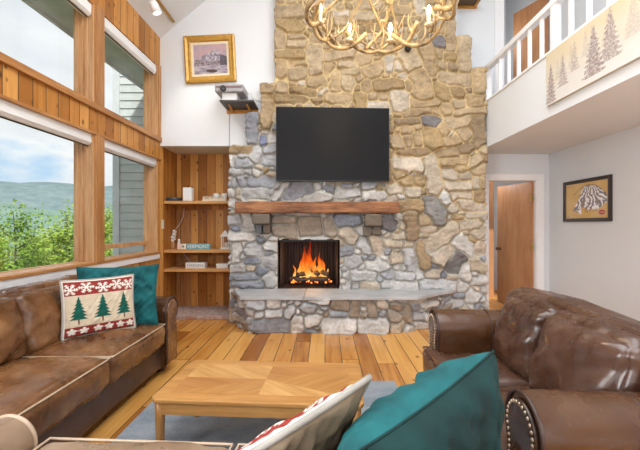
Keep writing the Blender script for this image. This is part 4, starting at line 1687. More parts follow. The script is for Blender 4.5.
# cream sign with cut-out letters (illegible in the photograph)
sg = thing('cutout_sign', 'low cream wooden sign with cut-out shapes in front of mugs', 'sign', (sx_at(211), SY - 0.05, SHZ[0]))
b = MB()
x0, x1 = sx_at(202.5, SY - .05), sx_at(226, SY - .05)
b.box((x0, SY - 0.065, SHZ[0]), (x1, SY - 0.04, SHZ[0] + 0.022))
b.build('plinth', CRM, sg, world=True, bevel=0.002)
b = MB()
for i in range(8):
    cx = x0 + (x1 - x0) * (i + 0.5) / 8
    if i % 3 == 1:
        b.tube([(cx + 0.016 * math.cos(a), SY - 0.052, SHZ[0] + 0.047 + 0.022 * math.sin(a)) for a in np.linspace(0, 2 * PI, 13)[:-1]], 0.0075, 6, closed=True)
    else:
        b.box((cx - 0.017, SY - 0.06, SHZ[0] + 0.022), (cx - 0.004, SY - 0.045, SHZ[0] + 0.073))
        b.box((cx + 0.005, SY - 0.06, SHZ[0] + 0.022), (cx + 0.016, SY - 0.045, SHZ[0] + 0.073))
        b.box((cx - 0.017, SY - 0.06, SHZ[0] + 0.06), (cx + 0.016, SY - 0.045, SHZ[0] + 0.073))
b.build('cutout_shapes', CRM, sg, world=True, bevel=0.002)
for mx, lab in ((216.5, 'white mug standing behind the middle of the cream sign'), (224.3, 'white mug standing against the stone at the shelf end')):
    mg = thing('mug', lab, 'mug', (sx_at(mx, 5.36), 5.36, SHZ[0]), group='white mugs on the top shelf')
    MB().lathe([(0.0, 0), (0.038, 0), (0.044, 0.01), (0.046, 0.125), (0.042, 0.127), (0.040, 0.015), (0, 0.012)], (0, 0, 0), 24).build('cup', CER, mg, smooth=True)
    MB().tube([(-0.042 - 0.03 * math.sin(a), 0, 0.065 + 0.035 * math.cos(a)) for a in np.linspace(0, PI, 9)], 0.006, 7).build('handle', CER, mg, smooth=True)
# middle shelf: garland figure, bottle, small block, teal sign, lantern
ZM = SHZ[1]
fg = thing('shell_garland', 'string of pale shells hanging down beside the middle shelf', 'garland', (sx_at(173, 5.4), 5.4, ZM))
b = MB()
r_ = random.Random(3)
gx = sx_at(173, 5.4)
for i in range(16):
    b.ball((gx + r_.uniform(-0.035, 0.035), 5.40 + r_.uniform(-0.02, 0.02), ZM + 0.11 + i * 0.011), (r_.uniform(.016, .026), .016, r_.uniform(.012, .02)), 8, 6)
b.build('shells', simple('pale_shell', (0.74, 0.70, 0.64), 0.5, var=0.12, scale=30), fg, smooth=True, world=True)
b = MB().lathe([(0.0, 0), (0.03, 0), (0.035, 0.01), (0.035, 0.07), (0.025, 0.085), (0.025, 0.11), (0, 0.11)], (gx, 5.40, ZM), 14)
b.build('holder', simple('amber_holder', (0.42, 0.22, 0.09), 0.4), fg, smooth=True, world=True)
MB().tube([(gx + 0.02, 5.4, ZM + 0.28), (gx + 0.07, 5.45, ZM + 0.36), (gx + 0.10, 5.55, ZM + 0.50), (gx + 0.10, 5.58, ZM + 0.66)], 0.004).build('string', WPL, fg, smooth=True, world=True)
bt = thing('lotion_bottle', 'small pink bottle with white cap on the middle shelf', 'bottle', (sx_at(179), SY, ZM))
MB().lathe([(0, 0), (0.024, 0), (0.027, 0.006), (0.027, 0.085), (0.018, 0.10), (0, 0.10)], (0, 0, 0), 18).build('body', PKB, bt, smooth=True)
MB().lathe([(0, 0.10), (0.016, 0.10), (0.016, 0.15), (0.012, 0.155), (0, 0.155)], (0, 0, 0), 18).build('cap', WPL, bt, smooth=True)
bl = thing('wooden_block', 'small cream block with a dark square beside the teal sign', 'block', (sx_at(184), SY, ZM))
MB().box((sx_at(181.2), SY - 0.03, ZM), (sx_at(186.6), SY + 0.03, ZM + 0.082)).build('body', CRM, bl, world=True, bevel=0.003)
MB().box((sx_at(183), SY - 0.032, ZM + 0.03), (sx_at(184.8), SY - 0.029, ZM + 0.055)).build('square_mark', INK, bl, world=True)
vs_ = thing('lettered_sign', 'long teal wooden sign with white VERMONT lettering on middle shelf', 'sign', (sx_at(198.5), SY, ZM))
MB().box((sx_at(186.9), SY - 0.02, ZM), (sx_at(210.5), SY + 0.02, ZM + 0.085)).build('board', TLP, vs_, world=True, bevel=0.003)
text_mesh(vs_, 'lettering', 'VERMONT', WPL, 0.072, (0, -0.0215, 0.041), (R(90), 0, 0), 0.001, space=1.0)
ln = thing('candle_lantern', 'small white house-shaped lantern against the stone on middle shelf', 'lantern', (sx_at(226, 5.33), 5.33, ZM))
lx, ly = sx_at(226, 5.33), 5.33
b = MB()
b.box((lx - 0.065, ly - 0.06, ZM), (lx + 0.065, ly + 0.06, ZM + 0.03))
for a0 in (-0.058, 0.046):
    for a1 in (-0.053, 0.041):
        b.box((lx + a0, ly + a1, ZM + 0.03), (lx + a0 + 0.012, ly + a1 + 0.012, ZM + 0.19))
b.prism([(-0.075, 0.19), (0.075, 0.19), (0.0, 0.285)], ly - 0.065, ly + 0.065, lambda a, c, d: (lx + a, d, ZM + c))
b.build('frame', CER, ln, world=True)
MB().lathe([(0, .03), (.025, .03), (.025, .10), (0, .10)], (lx, ly, ZM), 14).build('candle', CRM, ln, world=True, smooth=True)
# bottom shelf boxes
ZL = SHZ[2]
b1 = thing('script_box', 'low white box with dark scribbled front on the bottom shelf', 'box', (sx_at(196.5), SY, ZL))
MB().box((sx_at(187), SY - 0.06, ZL), (sx_at(206), SY + 0.06, ZL + 0.085)).build('body', CER, b1, world=True, bevel=0.004)
b = MB()
for i in range(9):
    cx = sx_at(188.8) + i * 0.028
    b.tube([(cx + 0.010 * math.cos(a) + 0.004 * a, SY - 0.061, ZL + 0.042 + (0.016 + 0.008 * (i % 3 == 0)) * math.sin(a)) for a in np.linspace(0, 5.2, 10)], 0.003, 5)
b.build('scribble', simple('grey_ink', (0.16, 0.18, 0.2), 0.6), b1, world=True)
b2 = thing('lidded_box', 'plain white low box at the stone end of bottom shelf', 'box', (sx_at(223), SY, ZL))
MB().box((sx_at(217.5), SY - 0.06, ZL), (sx_at(229), SY + 0.06, ZL + 0.06)).build('body', CER, b2, world=True, bevel=0.004)
MB().box((sx_at(217.2), SY - 0.063, ZL + 0.045), (sx_at(229.2), SY + 0.063, ZL + 0.068)).build('lid', WPL, b2, world=True, bevel=0.004)
cbl = MB().tube([(-2.22, 5.45, ZM - 0.044), (-2.18, 5.42, ZM - 0.09), (-2.10, 5.36, ZM - 0.16), (-2.06, 5.33, ZL + 0.09), (-2.085, 5.33, ZL + 0.006), (-2.12, 5.30, ZL + 0.005)], 0.006, 7).build('cord', simple('pale_cord', (0.5, 0.5, 0.48), 0.5), smooth=True)
tag(cbl, 'pale cord dangling from the middle shelf to the bottom shelf', 'cord')
# light switch on the recess side
sw = thing('light_switch', 'small cream light switch on the pine wall by the shelves', 'light switch', (XL, 5.10, 1.36))
MB().box((XL, 5.065, 1.295), (XL + 0.006, 5.135, 1.425)).build('plate', CRM, sw, world=True, bevel=0.002)
MB().box((XL + 0.006, 5.093, 1.345), (XL + 0.014, 5.107, 1.375)).build('toggle', WPL, sw, world=True)


# ------------------------------------------------------------------ pictures
def painted(name, w, h, nx, ny, fn, mat, parent):
    """Flat painted sheet in the xz plane, facing -y, centred on the parent's origin."""
    b = MB()
    cols = []
    for j in range(ny + 1):
        for i in range(nx + 1):
            b.v.append((-w / 2 + w * i / nx, 0, -h / 2 + h * j / ny))
            cols.append(fn(i / nx, j / ny))
    for j in range(ny):
        for i in range(nx):
            b.f.append([j * (nx + 1) + i, j * (nx + 1) + i + 1, (j + 1) * (nx + 1) + i + 1, (j + 1) * (nx + 1) + i])
            b.mi.append(0)
    return b.build(name, mat, parent, smooth=True, colors=np.array(cols))


def frame_mesh(w, h, fw, prof):
    """prof: list of (offset from outer edge inward, y)."""
    b = MB()
    rings = []
    for o_, y in prof:
        hw, hh = w / 2 - o_, h / 2 - o_
        rings.append([(-hw, y, -hh), (hw, y, -hh), (hw, y, hh), (-hw, y, hh)])
    m_ = len(rings)
    b.add([p_ for r_ in rings for p_ in r_], [(i * 4 + k_, i * 4 + (k_ + 1) % 4, (i + 1) * 4 + (k_ + 1) % 4, (i + 1) * 4 + k_) for i in range(m_ - 1) for k_ in range(4)])
    return b


def fbm(x, y, s=0):
    v = 0
    a = 1
    for k_ in range(4):
        v += a * mnoise.noise(Vector((x, y, s + k_ * 3.3)))
        x *= 2
        y *= 2
        a *= 0.5
    return v


def mixc(a, b, t):
    t = max(0, min(1, t))
    return tuple(p_ * (1 - t) + q_ * t for p_, q_ in zip(a, b))


def mountain_scene(u, v):
    """Dusk sky, snowy mountain, village on a lake with a boat."""
    n_ = fbm(u * 6, v * 6)
    ridge = 0.80 - abs(u - 0.60) * 0.62 + 0.05 * fbm(u * 9, 1)
    if v > max(ridge, 0.5):
        return mixc((0.55, 0.36, 0.34), (0.42, 0.33, 0.40), 0.5 + n_ * .8)
    if v > 0.46 + 0.04 * math.sin(u * 9):
        c = mixc((0.20, 0.17, 0.22), (0.55, 0.50, 0.56), 0.45 + 1.1 * fbm(u * 16, v * 12, 5))
    elif v > 0.30:
        c = mixc((0.14, 0.11, 0.13), (0.48, 0.40, 0.42), 0.4 + 1.2 * fbm(u * 22, v * 20, 8))
    else:
        c = mixc((0.26, 0.22, 0.28), (0.56, 0.50, 0.54), 0.4 + 0.9 * fbm(u * 5, v * 18, 9))
    if u > 0.78 and v > 0.28 and v < 0.80 - 0.35 * abs(u - 0.9) * 4:
        c = mixc(c, (0.07, 0.06, 0.08), 0.8)
    if ((u - 0.53) / 0.17) ** 2 + ((v - 0.11 - 0.06 * (0.5 - u)) / 0.055) ** 2 < 1:
        c = (0.08, 0.06, 0.06)
    return c


KU = YB / F
pc = at(210.0, 58.8, YB - 0.03)
wp = thing('framed_painting', 'gold framed mountain lake painting hung slightly crooked on white wall', 'painting', (pc.x, YB, pc.z))
wp.rotation_euler = (0, R(-2.8), 0)
pw_, ph_ = 50.2 * KU, 46.6 * KU
frame_mesh(pw_, ph_, 0.1, [(0.0, 0.0), (0.0, -0.045), (0.02, -0.055), (0.05, -0.04), (0.075, -0.042), (0.09, -0.028), (0.09, 0.0)]).build('frame', M['gold'], wp)
frame_mesh(pw_ - 0.17, ph_ - 0.17, 0.04, [(0.0, -0.022), (0.002, -0.026), (0.035, -0.022), (0.04, -0.016)]).build('linen_mat', M['linen'], wp)
pt = painted('canvas', pw_ - 0.24, ph_ - 0.24, 100, 90, mountain_scene, M['paint'], wp)
pt.location = (0, -0.018, 0)


def ski_map(u, v):
    """Trail map: white runs spilling down a mountain on ochre ground."""
    bg = mixc((0.62, 0.40, 0.15), (0.66, 0.46, 0.22), 0.5 + fbm(u * 3, v * 3))
    x, y = (u - 0.55), v
    left_e = 0.10 + 0.43 * (y - 0.10) ** 0.8 if y > 0.10 else 9
    top_y = 0.90 - 1.35 * (u - 0.57) ** 2 - (0.25 * (0.45 - u) if u < 0.45 else 0) - (0.35 * (u - 0.72) if u > 0.72 else 0)
    low = 0.12 + 0.10 * math.sin(u * 7 + .5) if u < 0.40 else (0.30 if u < 0.5 else 0.24 + 0.9 * max(0, u - 0.78))
    if left_e < u < 0.97 and low < y < top_y:
        a = math.atan2(u - 0.57, 1.05 - y)
        s = math.sin(a * 34 + 5.5 * fbm(u * 4, v * 4)) + 1.3 * fbm(u * 22, v * 22, 3)
        if s > 0.35:
            return (0.86, 0.86, 0.88)
        if s > -0.15:
            return (0.42, 0.38, 0.42)
        return mixc((0.30, 0.22, 0.14), (0.20, 0.22, 0.30), 0.5 + fbm(u * 9, v * 9, 4))
    if top_y <= y < top_y + 0.02 and 0.2 < u < 0.95:
        return (0.22, 0.14, 0.08)
    if ((u - 0.86) / 0.085) ** 2 + ((v - 0.15) / 0.075) ** 2 < 1:
        q = ((u - 0.86) / 0.085) ** 2 + ((v - 0.15) / 0.075) ** 2
        if q > 0.75:
            return (0.70, 0.50, 0.36)
        if abs(v - 0.15) < 0.022 and math.sin(u * 330) > -0.2 and abs(u - .86) < .06:
            return (0.70, 0.45, 0.35)
        return (0.42, 0.06, 0.06)
    if 0.93 > v > 0.905 and 0.05 < u < 0.20 and math.sin(u * 260) > -.3:
        return (0.40, 0.25, 0.10)
    for (cx, cy_) in ((0.50, 0.24), (0.54, 0.17), (0.60, 0.21), (0.68, 0.19), (0.49, 0.19), (0.74, .2), (.06, .07)):
        if abs(u - cx) < 0.012 and abs(v - cy_) < 0.014:
            return (0.12, 0.10, 0.14)
    return bg


BLKF = simple('dark_brown_frame', (0.030, 0.020, 0.018), 0.4)
mw_, mh_ = 0.83, 0.56
sm = thing('framed_trail_map', 'dark framed ski trail map with red oval badge on the grey wall', 'picture', (XR, 4.598, 1.676), R(-90))
frame_mesh(mw_, mh_, 0.05, [(0.0, 0.0), (0.0, -0.03), (0.01, -0.034), (0.04, -0.028), (0.045, -0.016), (0.045, 0)]).build('frame', BLKF, sm)
pt = painted('map_sheet', mw_ - 0.085, mh_ - 0.085, 170, 110, ski_map, M['paint'], sm)
pt.location = (0, -0.014, 0)

# forest canvas on the loft front
trees_c = [(0.042, 0.03, 0.74, 0.040, 1), (0.140, 0.22, 0.56, 0.036, .75), (0.225, 0.36, 0.52, 0.03, .6), (0.10, .4, .4, .02, .25), (0.13, .42, .42, .02, .3), (0.20, .45, .42, .02, .3),
           (0.30, .5, .45, .025, .3), (0.350, 0.10, 0.82, 0.058, 1), (0.445, 0.20, 0.80, 0.054, .9), (0.34, .5, .42, .025, .3), (0.43, .5, .46, .02, .28), (0.56, .35, .6, .04, .35),
           (0.62, .45, .5, .03, .3), (0.66, .40, .6, .04, .4), (0.74, .15, .75, .055, .9), (0.84, .3, .6, .04, .6), (0.92, .12, .7, .05, 1)]


def forest(u, v):
    c = mixc((0.66, 0.62, 0.56), (0.62, 0.52, 0.35), (v - 0.25) * 1.3 + 0.25 * fbm(u * 7, v * 3))
    if v < 0.35:
        c = mixc((0.68, 0.66, 0.63), c, v / 0.35)
    for cx, y0, hh, ww, k_ in sorted(trees_c, key=lambda q: q[4]):
        f = (v - y0) / hh
        if 0 <= f <= 1:
            wd = ww * (1 - f) ** 0.85 * (1 + 0.25 * math.sin(f * 60))
            if abs(u - cx) < wd * (1 + .3 * fbm(u * 60, v * 40)):
                q = fbm(u * 90, v * 45, 2)
                c = mixc(c, mixc((0.20, 0.14, 0.13), (0.62, 0.55, 0.52), 0.42 + q * 0.9), k_ * 0.92)
    return c


CY0, CY1 = 3.53, 1.75
cz0, cz1 = 2.545, 3.062
cv_ = thing('canvas_print', 'long canvas print of snowy fir trees on the loft front', 'picture', (FX - 0.005, (CY0 + CY1) / 2, (cz0 + cz1) / 2), R(-90))
MB().box((-(CY0 - CY1) / 2, -0.026, -(cz1 - cz0) / 2), ((CY0 - CY1) / 2, 0.0, (cz1 - cz0) / 2)).build('stretcher', CRM, cv_, bevel=0.002)
pt = painted('printed_face', CY0 - CY1, cz1 - cz0, 260, 90, forest, M['print'], cv_)
pt.location = (0, -0.0275, 0)

# ------------------------------------------------------------------ loft railing
rl = thing('loft_railing', 'white wooden baluster railing along the edge of the loft', 'railing', (FX + 0.03, 3.0, 3.10))
RZ = 3.565
MB().box((FX - 0.005, YR + 0.02, RZ - 0.03), (FX + 0.075, YD - 0.02, RZ + 0.035)).build('handrail', M['trim_white'], rl, world=True, bevel=0.008)
y = 4.592
i_ = 0
while y > 1.6:
    post = i_ == 5
    hw = 0.017 if not post else 0.034
    MB().box((FX + 0.035 - hw, y - hw, 3.10), (FX + 0.035 + hw, y + hw, RZ - 0.03)).build('newel' if post else 'baluster', M['trim_white'], rl, world=True, bevel=0.003)
    y -= 0.2215
    i_ += 1
MB().box((FX - .002, 4.92, 3.10), (FX + 0.085, 5.0, RZ + 0.03)).build('end_post', M['trim_white'], rl, world=True, bevel=0.003)

# ------------------------------------------------------------------ doors
DRW = grain('door_veneer', 2, (0.52, 0.27, 0.13), (0.45, 0.22, 0.10), (0.37, 0.165, 0.07), rough=0.35, scale=5, stretch=0.15)
DRE = simple('door_edge_wood', (0.30, 0.12, 0.04), 0.45)


def door(n, hinge, free, z0, z1, tk=0.04, knob=True, hinges=True):
    hinge, free = Vector(hinge), Vector(free)
    d = free - hinge
    ang = math.atan2(d.y, d.x)
    root = bpy.data.objects.new('door_%d' % n, None)
    COL.objects.link(root)
    root.location = (hinge.x, hinge.y, z0)
    root.rotation_euler = (0, 0, ang)
    struct(root)
    L_ = d.length
    MB().box((0, -tk / 2, 0), (L_, tk / 2, z1 - z0)).build('door_leaf', DRW, root, bevel=0.003)
    if knob:
        b = MB()
        for s in (-1, 1):
            b.lathe([(0.028, 0), (0.028, 0.008), (0.010, 0.014), (0.010, 0.035), (0.026, 0.048), (0.028, 0.062), (0.018, 0.075), (0, 0.077)], (L_ - 0.065, s * tk / 2, 0.93), 18,
                    Matrix.Rotation(R(-90 * s), 3, 'X'))
        b.build('door_knob', M['dark_metal'] if knob == 2 else simple('bronze_knob', (0.12, 0.07, 0.04), 0.35, 0.8), root, smooth=True)
    if hinges:
        for z in (0.3, (z1 - z0) / 2, z1 - z0 - 0.25):
            b = MB()
            b.box((-0.004, tk / 2 - 0.03, z - 0.05), (0.02, tk / 2 + 0.004, z + 0.05))
            b.tube([(-0.006, tk / 2 + .004, z - 0.05), (-0.006, tk / 2 + .004, z + 0.05)], 0.008)
            b.build('hinge', M['brass'], root)
    return root


door(1, (3.222, 5.43, 0), (3.045, 6.15, 0), 0.01, 2.02)
door(2, (3.36, 7.26, 0), (2.62, 7.26, 0), 0.01, 2.25, knob=False, hinges=False)
b = MB()
x0_ = 489.0
b.box(((489 - 325) * 6.6 / F - 0.05, 6.55, 0), ((492.6 - 325) * 6.6 / F, 6.62, 2.2))
struct(b.build('trim_13', DRW, bevel=0.003))
struct(MB().box((2.86, 7.285, 0), (3.42, 7.30, 2.3)).build('trim_14', M['trim_white']))
b = MB()
for z in (1.75, 1.12, 0.42):
    b.box((3.10, 6.60, z - 0.05), (3.115, 6.615, z + 0.05))
door(3, (3.40, 5.34, 0), (3.15, 5.83, 0), 2.75, 4.86, knob=False, hinges=False)
lf = MB().box((2.98, 5.95, 2.75), (3.13, 6.05, 3.72)).build('loft_shadow_gap', simple('shadow_gap_dark', (0.045, 0.045, 0.05), 0.5), bevel=0.004)  # dark panel standing in for the shadow gap by the loft door
tag(lf, 'dark narrow panel painting the shadow gap behind the white balusters', 'shadow panel')

# ------------------------------------------------------------------ projector on its shelf, and the high shelf
KY = YB
ps = thing('wall_shelf', 'dark shelf with orange wood brackets holding the projector', 'shelf', (-1.27, YB, 2.93))
sx0, sx1 = (227 - 325) * KU, (258.6 - 325) * KU
szt = CH + (225 - 110.3) * KU
b = MB().box((sx0, YB - 0.36, szt), (sx1, YB, szt + 0.022))
b.build('board', simple('dark_brown_laminate', (0.06, 0.05, 0.045), 0.5), ps, world=True, bevel=0.002)
OR = grain('orange_pine', 0, (0.66, 0.32, 0.07), (0.55, 0.25, 0.05), (0.42, 0.17, 0.03), rough=0.4, scale=10)
MB().box((sx0, YB - 0.022, szt - 0.05), (sx1, YB, szt)).build('cleat', OR, ps, world=True, bevel=0.002)
for f in (0.2, 0.75):
    x = sx0 + (sx1 - sx0) * f
    MB().prism([(YB - 0.022, szt - 0.05), (YB - 0.022, szt), (YB - 0.25, szt)], x - 0.012, x + 0.012, lambda a, c, d: (d, a, c)).build('bracket', OR, ps, world=True)
pj = thing('projector', 'silver grey projector sitting on the bracket shelf left of the chimney', 'projector', ((sx0 + sx1) / 2, YB - 0.2, szt + 0.022))
kp = (YB - 0.3) / F
pz = szt + 0.022
x0_, x1_ = (222 - 325) * KU, (249 - 325) * KU
b = MB()
b.cushion(((x1_ - x0_) / 2, 0.15, 0.055), 0.02, n=10)
b.v = [(x + (x0_ + x1_) / 2, y + YB - 0.2, z + pz + 0.165) for x, y, z in b.v]
b.build('case', simple('silver_grey_plastic', (0.34, 0.33, 0.34), 0.4), pj, smooth=True, world=True)
MB().box((x0_ + 0.02, YB - 0.353, pz + 0.165), (x1_ - 0.02, YB - 0.348, pz + 0.19)).build('vent_band', simple('mauve_band', (0.17, 0.11, 0.11), 0.5), pj, world=True)
MB().lathe([(0, 0), (0.035, 0), (0.04, 0.01), (0.04, 0.03), (0.03, 0.032), (0, 0.02)], (x0_ + 0.12, YB - 0.35, pz + 0.15), 20, Matrix.Rotation(R(90), 3, 'X')).build('lens', M['black'], pj, smooth=True, world=True)
MB().box((x0_ + 0.09, YB - 0.30, pz), (x1_ - 0.10, YB - 0.10, pz + 0.112)).build('stand_block', WPL, pj, world=True, bevel=0.004)
pj2 = MB().tube([(x1_ - 0.02, YB - 0.12, pz + 0.18), (x1_ + 0.04, YB - 0.08, pz + 0.20), (x1_ + 0.07, YB - 0.05, pz + 0.12), (x1_ + 0.13, YB - 0.03, pz + 0.10), (-0.95, YB - 0.02, pz + 0.115), (-0.90, YB - 0.02, pz + 0.09)], 0.006, 7)
pj2.build('cable', simple('white_cable', (0.6, 0.6, 0.6), 0.5), pj, smooth=True, world=True)
wr_ = MB().tube([((229.5 - 325) * KU, YB - 0.008, szt), ((229.5 - 325) * KU, YB - 0.008, 2.45)], 0.0045, 6).build('wall_wire', simple('grey_wire', (0.35, 0.35, 0.35), 0.5), smooth=True)
tag(wr_, 'thin wire running down the white wall below the projector shelf', 'wire')
hx0, hx1 = (452.5 - 325) * YD / F, (476.5 - 325) * YD / F
hz_ = CH + (225 - 9.0) * YD / F
hs_ = thing('wall_shelf', 'high wooden shelf with orange cleat right of the chimney top', 'shelf', ((hx0 + hx1) / 2, YD, hz_))
MB().box((hx0, YD - 0.30, hz_ + 0.04), (hx1, YD, hz_ + 0.065)).build('board', simple('dark_stained_wood', (0.10, 0.055, 0.025), 0.5), hs_, world=True, bevel=0.002)
MB().box((hx0, YD - 0.024, hz_), (hx1, YD, hz_ + 0.04)).build('cleat', OR, hs_, world=True, bevel=0.002)
for f in (0.1, 0.9):
    x = hx0 + (hx1 - hx0) * f
    MB().prism([(YD - 0.024, hz_ + .0), (YD - 0.024, hz_ + .04), (YD - 0.25, hz_ + .04)], x - 0.010, x + 0.010, lambda a, c, d: (d, a, c)).build('bracket', OR, hs_, world=True)
# small metal cap set in the stone
q = at(408.3, 47.5, YC - 0.06)
b = MB().lathe([(0.0, -0.05), (0.045, -0.05), (0.045, 0.02), (0.030, 0.024), (0.028, 0.0), (0.0, 0.0)], (q.x, YC - 0.06, q.z), 18, Matrix.Rotation(R(90), 3, 'X'))
tag(b.build('flue_cap', M['dark_metal'], smooth=True), 'small round dark metal cap in the stone below the chandelier', 'cap')

# ------------------------------------------------------------------ track light
tk = thing('track_light', 'white cylinder spotlight on a brass track on the sloped ceiling', 'spotlight', (-2.137, 4.2, roof_z(-2.137)))
zc = roof_z(-2.137)
MB().obox((-2.137 + 0.012, 3.7, zc - 0.014), (0.035, 2.44, 0.026), Matrix.Rotation(-math.atan(SL), 3, 'Y')).build('track', M['brass'], tk, world=True, bevel=0.003)
hp = at(155, 8, 4.25)
axis = Vector((0.35, 0.15, -0.92)).normalized()
Mh = axis.to_track_quat('Z', 'Y').to_matrix()
MB().lathe([(0.012, -0.075), (0.045, -0.07), (0.052, -0.05), (0.058, 0.07), (0.053, 0.07), (0.048, 0.03)], tuple(hp), 22, Mh).build('lamp_head', M['trim_white'], tk, smooth=True, world=True)
MB().lathe([(0.0, 0.05), (0.05, 0.05), (0.05, 0.055), (0.0, 0.06)], tuple(hp), 22, Mh).build('lamp_lens', emissive('lit_lens', (1, 0.96, 0.9), 4), tk, world=True)
MB().tube([tuple(hp - axis * 0.06), (hp.x - 0.02, hp.y - .05, roof_z(hp.x) - 0.06), (-2.13, hp.y - 0.05, zc - 0.02)], 0.009).build('lamp_arm', M['trim_white'], tk, smooth=True, world=True)
lamp('track_spot', 'SPOT', tuple(hp + axis * 0.08), 25, (1, 0.93, 0.82), rot=axis.to_track_quat('-Z', 'Y').to_euler(), size=0.05, spot=110)
lamp('hall_fill', 'POINT', (2.6, 6.2, 2.2), 14, (1, 0.97, 0.94), size=0.2)  # unseen fill added to brighten the hall
lamp('loft_fill', 'POINT', (2.95, 5.9, 4.4), 9, (1, 0.97, 0.94), size=0.3)  # unseen fill added to lighten the grey loft wall

# ------------------------------------------------------------------ antler chandelier
ANT = NM('antler')
an = ANT.xyz(ANT.obj())
anz = ANT.noise(ANT.obj(), 9, 4, 0.6)
ANT.color(ANT.ramp(anz, [(0.32, (0.13, 0.085, 0.05)), (0.48, (0.36, 0.25, 0.12)), (0.70, (0.62, 0.48, 0.27))]))
ANT.set('Roughness', 0.38)
ANT.bump(ANT.noise(ANT.scale(ANT.obj(), (1, 1, 1)), 60, 3), 0.2, 0.003)
ANT = ANT.m
CCX, CCY, CCZ = 0.40, 2.60, 3.02
ch = thing('antler_chandelier', 'antler chandelier with lit candle bulbs hanging above the seating', 'chandelier', (CCX, CCY, CCZ))
FLM = emissive('lit_candle_bulb', (1.0, 0.80, 0.50), 5, (0.9, 0.8, 0.6))
SLV = simple('ivory_candle_sleeve', (0.72, 0.60, 0.40), 0.5)
ar = random.Random(21)


def spline(ctrl, n=18):
    ctrl = [Vector(c) for c in ctrl]
    P_ = [ctrl[0] * 2 - ctrl[1]] + ctrl + [ctrl[-1] * 2 - ctrl[-2]]
    out = []
    segn = len(ctrl) - 1
    for s in range(segn):
        p0, p1, p2, p3 = P_[s:s + 4]
        m_ = max(2, n // segn)
        for i in range(m_ + (s == segn - 1)):
            t_ = i / m_
            out.append(0.5 * ((2 * p1) + (p2 - p0) * t_ + (2 * p0 - 5 * p1 + 4 * p2 - p3) * t_ * t_ + (3 * p1 - p0 - 3 * p2 + p3) * t_ ** 3))
    return out


def polar(r, a, z):
    return Vector((r * math.cos(a), r * math.sin(a), z))


def antler(a0, span, r0, z0, rise, dirn=1, fat=0.019):
    """Main beam sweeping round the ring, dipping then curling up, with tines."""
    b = MB()
    ctrl = [polar(r0 * 0.86, a0, z0 + 0.10), polar(r0 * 0.99, a0 + dirn * span * 0.22, z0 + 0.01), polar(r0 * 1.04, a0 + dirn * span * 0.5, z0 - 0.02),
            polar(r0 * 1.04, a0 + dirn * span * 0.78, z0 + rise * 0.35), polar(r0 * 0.94, a0 + dirn * span * 0.98, z0 + rise)]
    mp_ = spline(ctrl, 24)
    n_ = len(mp_)
    b.tube(mp_, [fat * (1.15 - 0.85 * (i / (n_ - 1)) ** 1.5) + 0.002 for i in range(n_)], 8)
    for f, ln_, inw in ((0.14, 0.16, -0.3), (0.38, 0.20, 0.25), (0.60, 0.22, -0.35), (0.80, 0.13, 0.3)):
        p0 = mp_[int(f * (n_ - 1))]
        tg = (mp_[min(n_ - 1, int(f * (n_ - 1)) + 1)] - p0).normalized()
        rad_ = Vector((p0.x, p0.y, 0)).normalized()
        d1 = (tg * 0.35 + rad_ * inw + Vector((0, 0, 0.8))).normalized()
        d2 = (tg * -0.1 + rad_ * (inw * 0.3) + Vector((0, 0, 1))).normalized()
        tp = spline([p0, p0 + d1 * ln_ * 0.5, p0 + d1 * ln_ * 0.5 + d2 * ln_ * 0.55], 10)
        m_ = len(tp)
        b.tube(tp, [fat * 0.75 * (1 - 0.85 * i / (m_ - 1)) + 0.0015 for i in range(m_)], 7)
    return b


def cross_antler(a0, a1, r0, r1, z0, z1, fat=0.016):
    """Antler that leans from the lower ring up to the upper one."""
    b = MB()
    am = (a0 + a1) / 2
    mp_ = spline([polar(r0, a0, z0), polar(r0 * 1.08, a0 + (am - a0) * .6, z0 + (z1 - z0) * .35), polar((r0 + r1) / 2 * 1.08, am, z0 + (z1 - z0) * .62), polar(r1, a1, z1)], 20)
    n_ = len(mp_)
    b.tube(mp_, [fat * (1.1 - 0.8 * i / (n_ - 1)) + 0.002 for i in range(n_)], 8)
    for f, ln_ in ((0.3, 0.17), (0.55, 0.15), (0.75, 0.11)):
        p0 = mp_[int(f * (n_ - 1))]
        rad_ = Vector((p0.x, p0.y, 0)).normalized()
        tn = Vector((-rad_.y, rad_.x, 0)) * (1 if a1 < a0 else -1)
        tp = spline([p0, p0 + (tn * .6 + rad_ * .2 + Vector((0, 0, .5))).normalized() * ln_ * .55, p0 + (tn * .5 + Vector((0, 0, 1))).normalized() * ln_], 8)
        m_ = len(tp)
        b.tube(tp, [fat * 0.7 * (1 - 0.85 * i / (m_ - 1)) + 0.0015 for i in range(m_)], 7)
    return b


NA = 13
for i in range(NA):
    a0 = 2 * PI * i / NA + 0.2 + ar.uniform(-.08, .08)
    antler(a0, R(72 + ar.uniform(-6, 8)), 0.52, -0.12 + ar.uniform(-.015, .02), 0.20 + ar.uniform(-.03, .05), 1 if i % 2 else -1, 0.0155).build('antler', ANT, ch, smooth=True)
for i in range(11):
    a0 = 2 * PI * i / 11 + 0.5
    cross_antler(a0, a0 + R(50 if i % 2 else -50), 0.52, 0.32, -0.10, 0.38, 0.0145).build('antler', ANT, ch, smooth=True)
for i in range(6):
    a0 = 2 * PI * i / 6 + ar.uniform(-.1, .1)
    antler(a0, R(80), 0.33, 0.36, 0.22, 1 if i % 2 else -1, 0.016).build('antler', ANT, ch, smooth=True)
MB().tube([(0, 0, 0.2), (0, 0, 1.0), (0, 0, roof_z(CCX) - CCZ)], 0.012, 10).build('stem', M['dark_metal'], ch, smooth=True)
b = MB()
for i in range(6):
    a0 = 2 * PI * i / 6
    b.tube(spline([(0, 0, 0.25), polar(0.2, a0, 0.14), polar(0.40, a0, 0.02), polar(0.50, a0, -0.06)], 12), 0.008, 6)
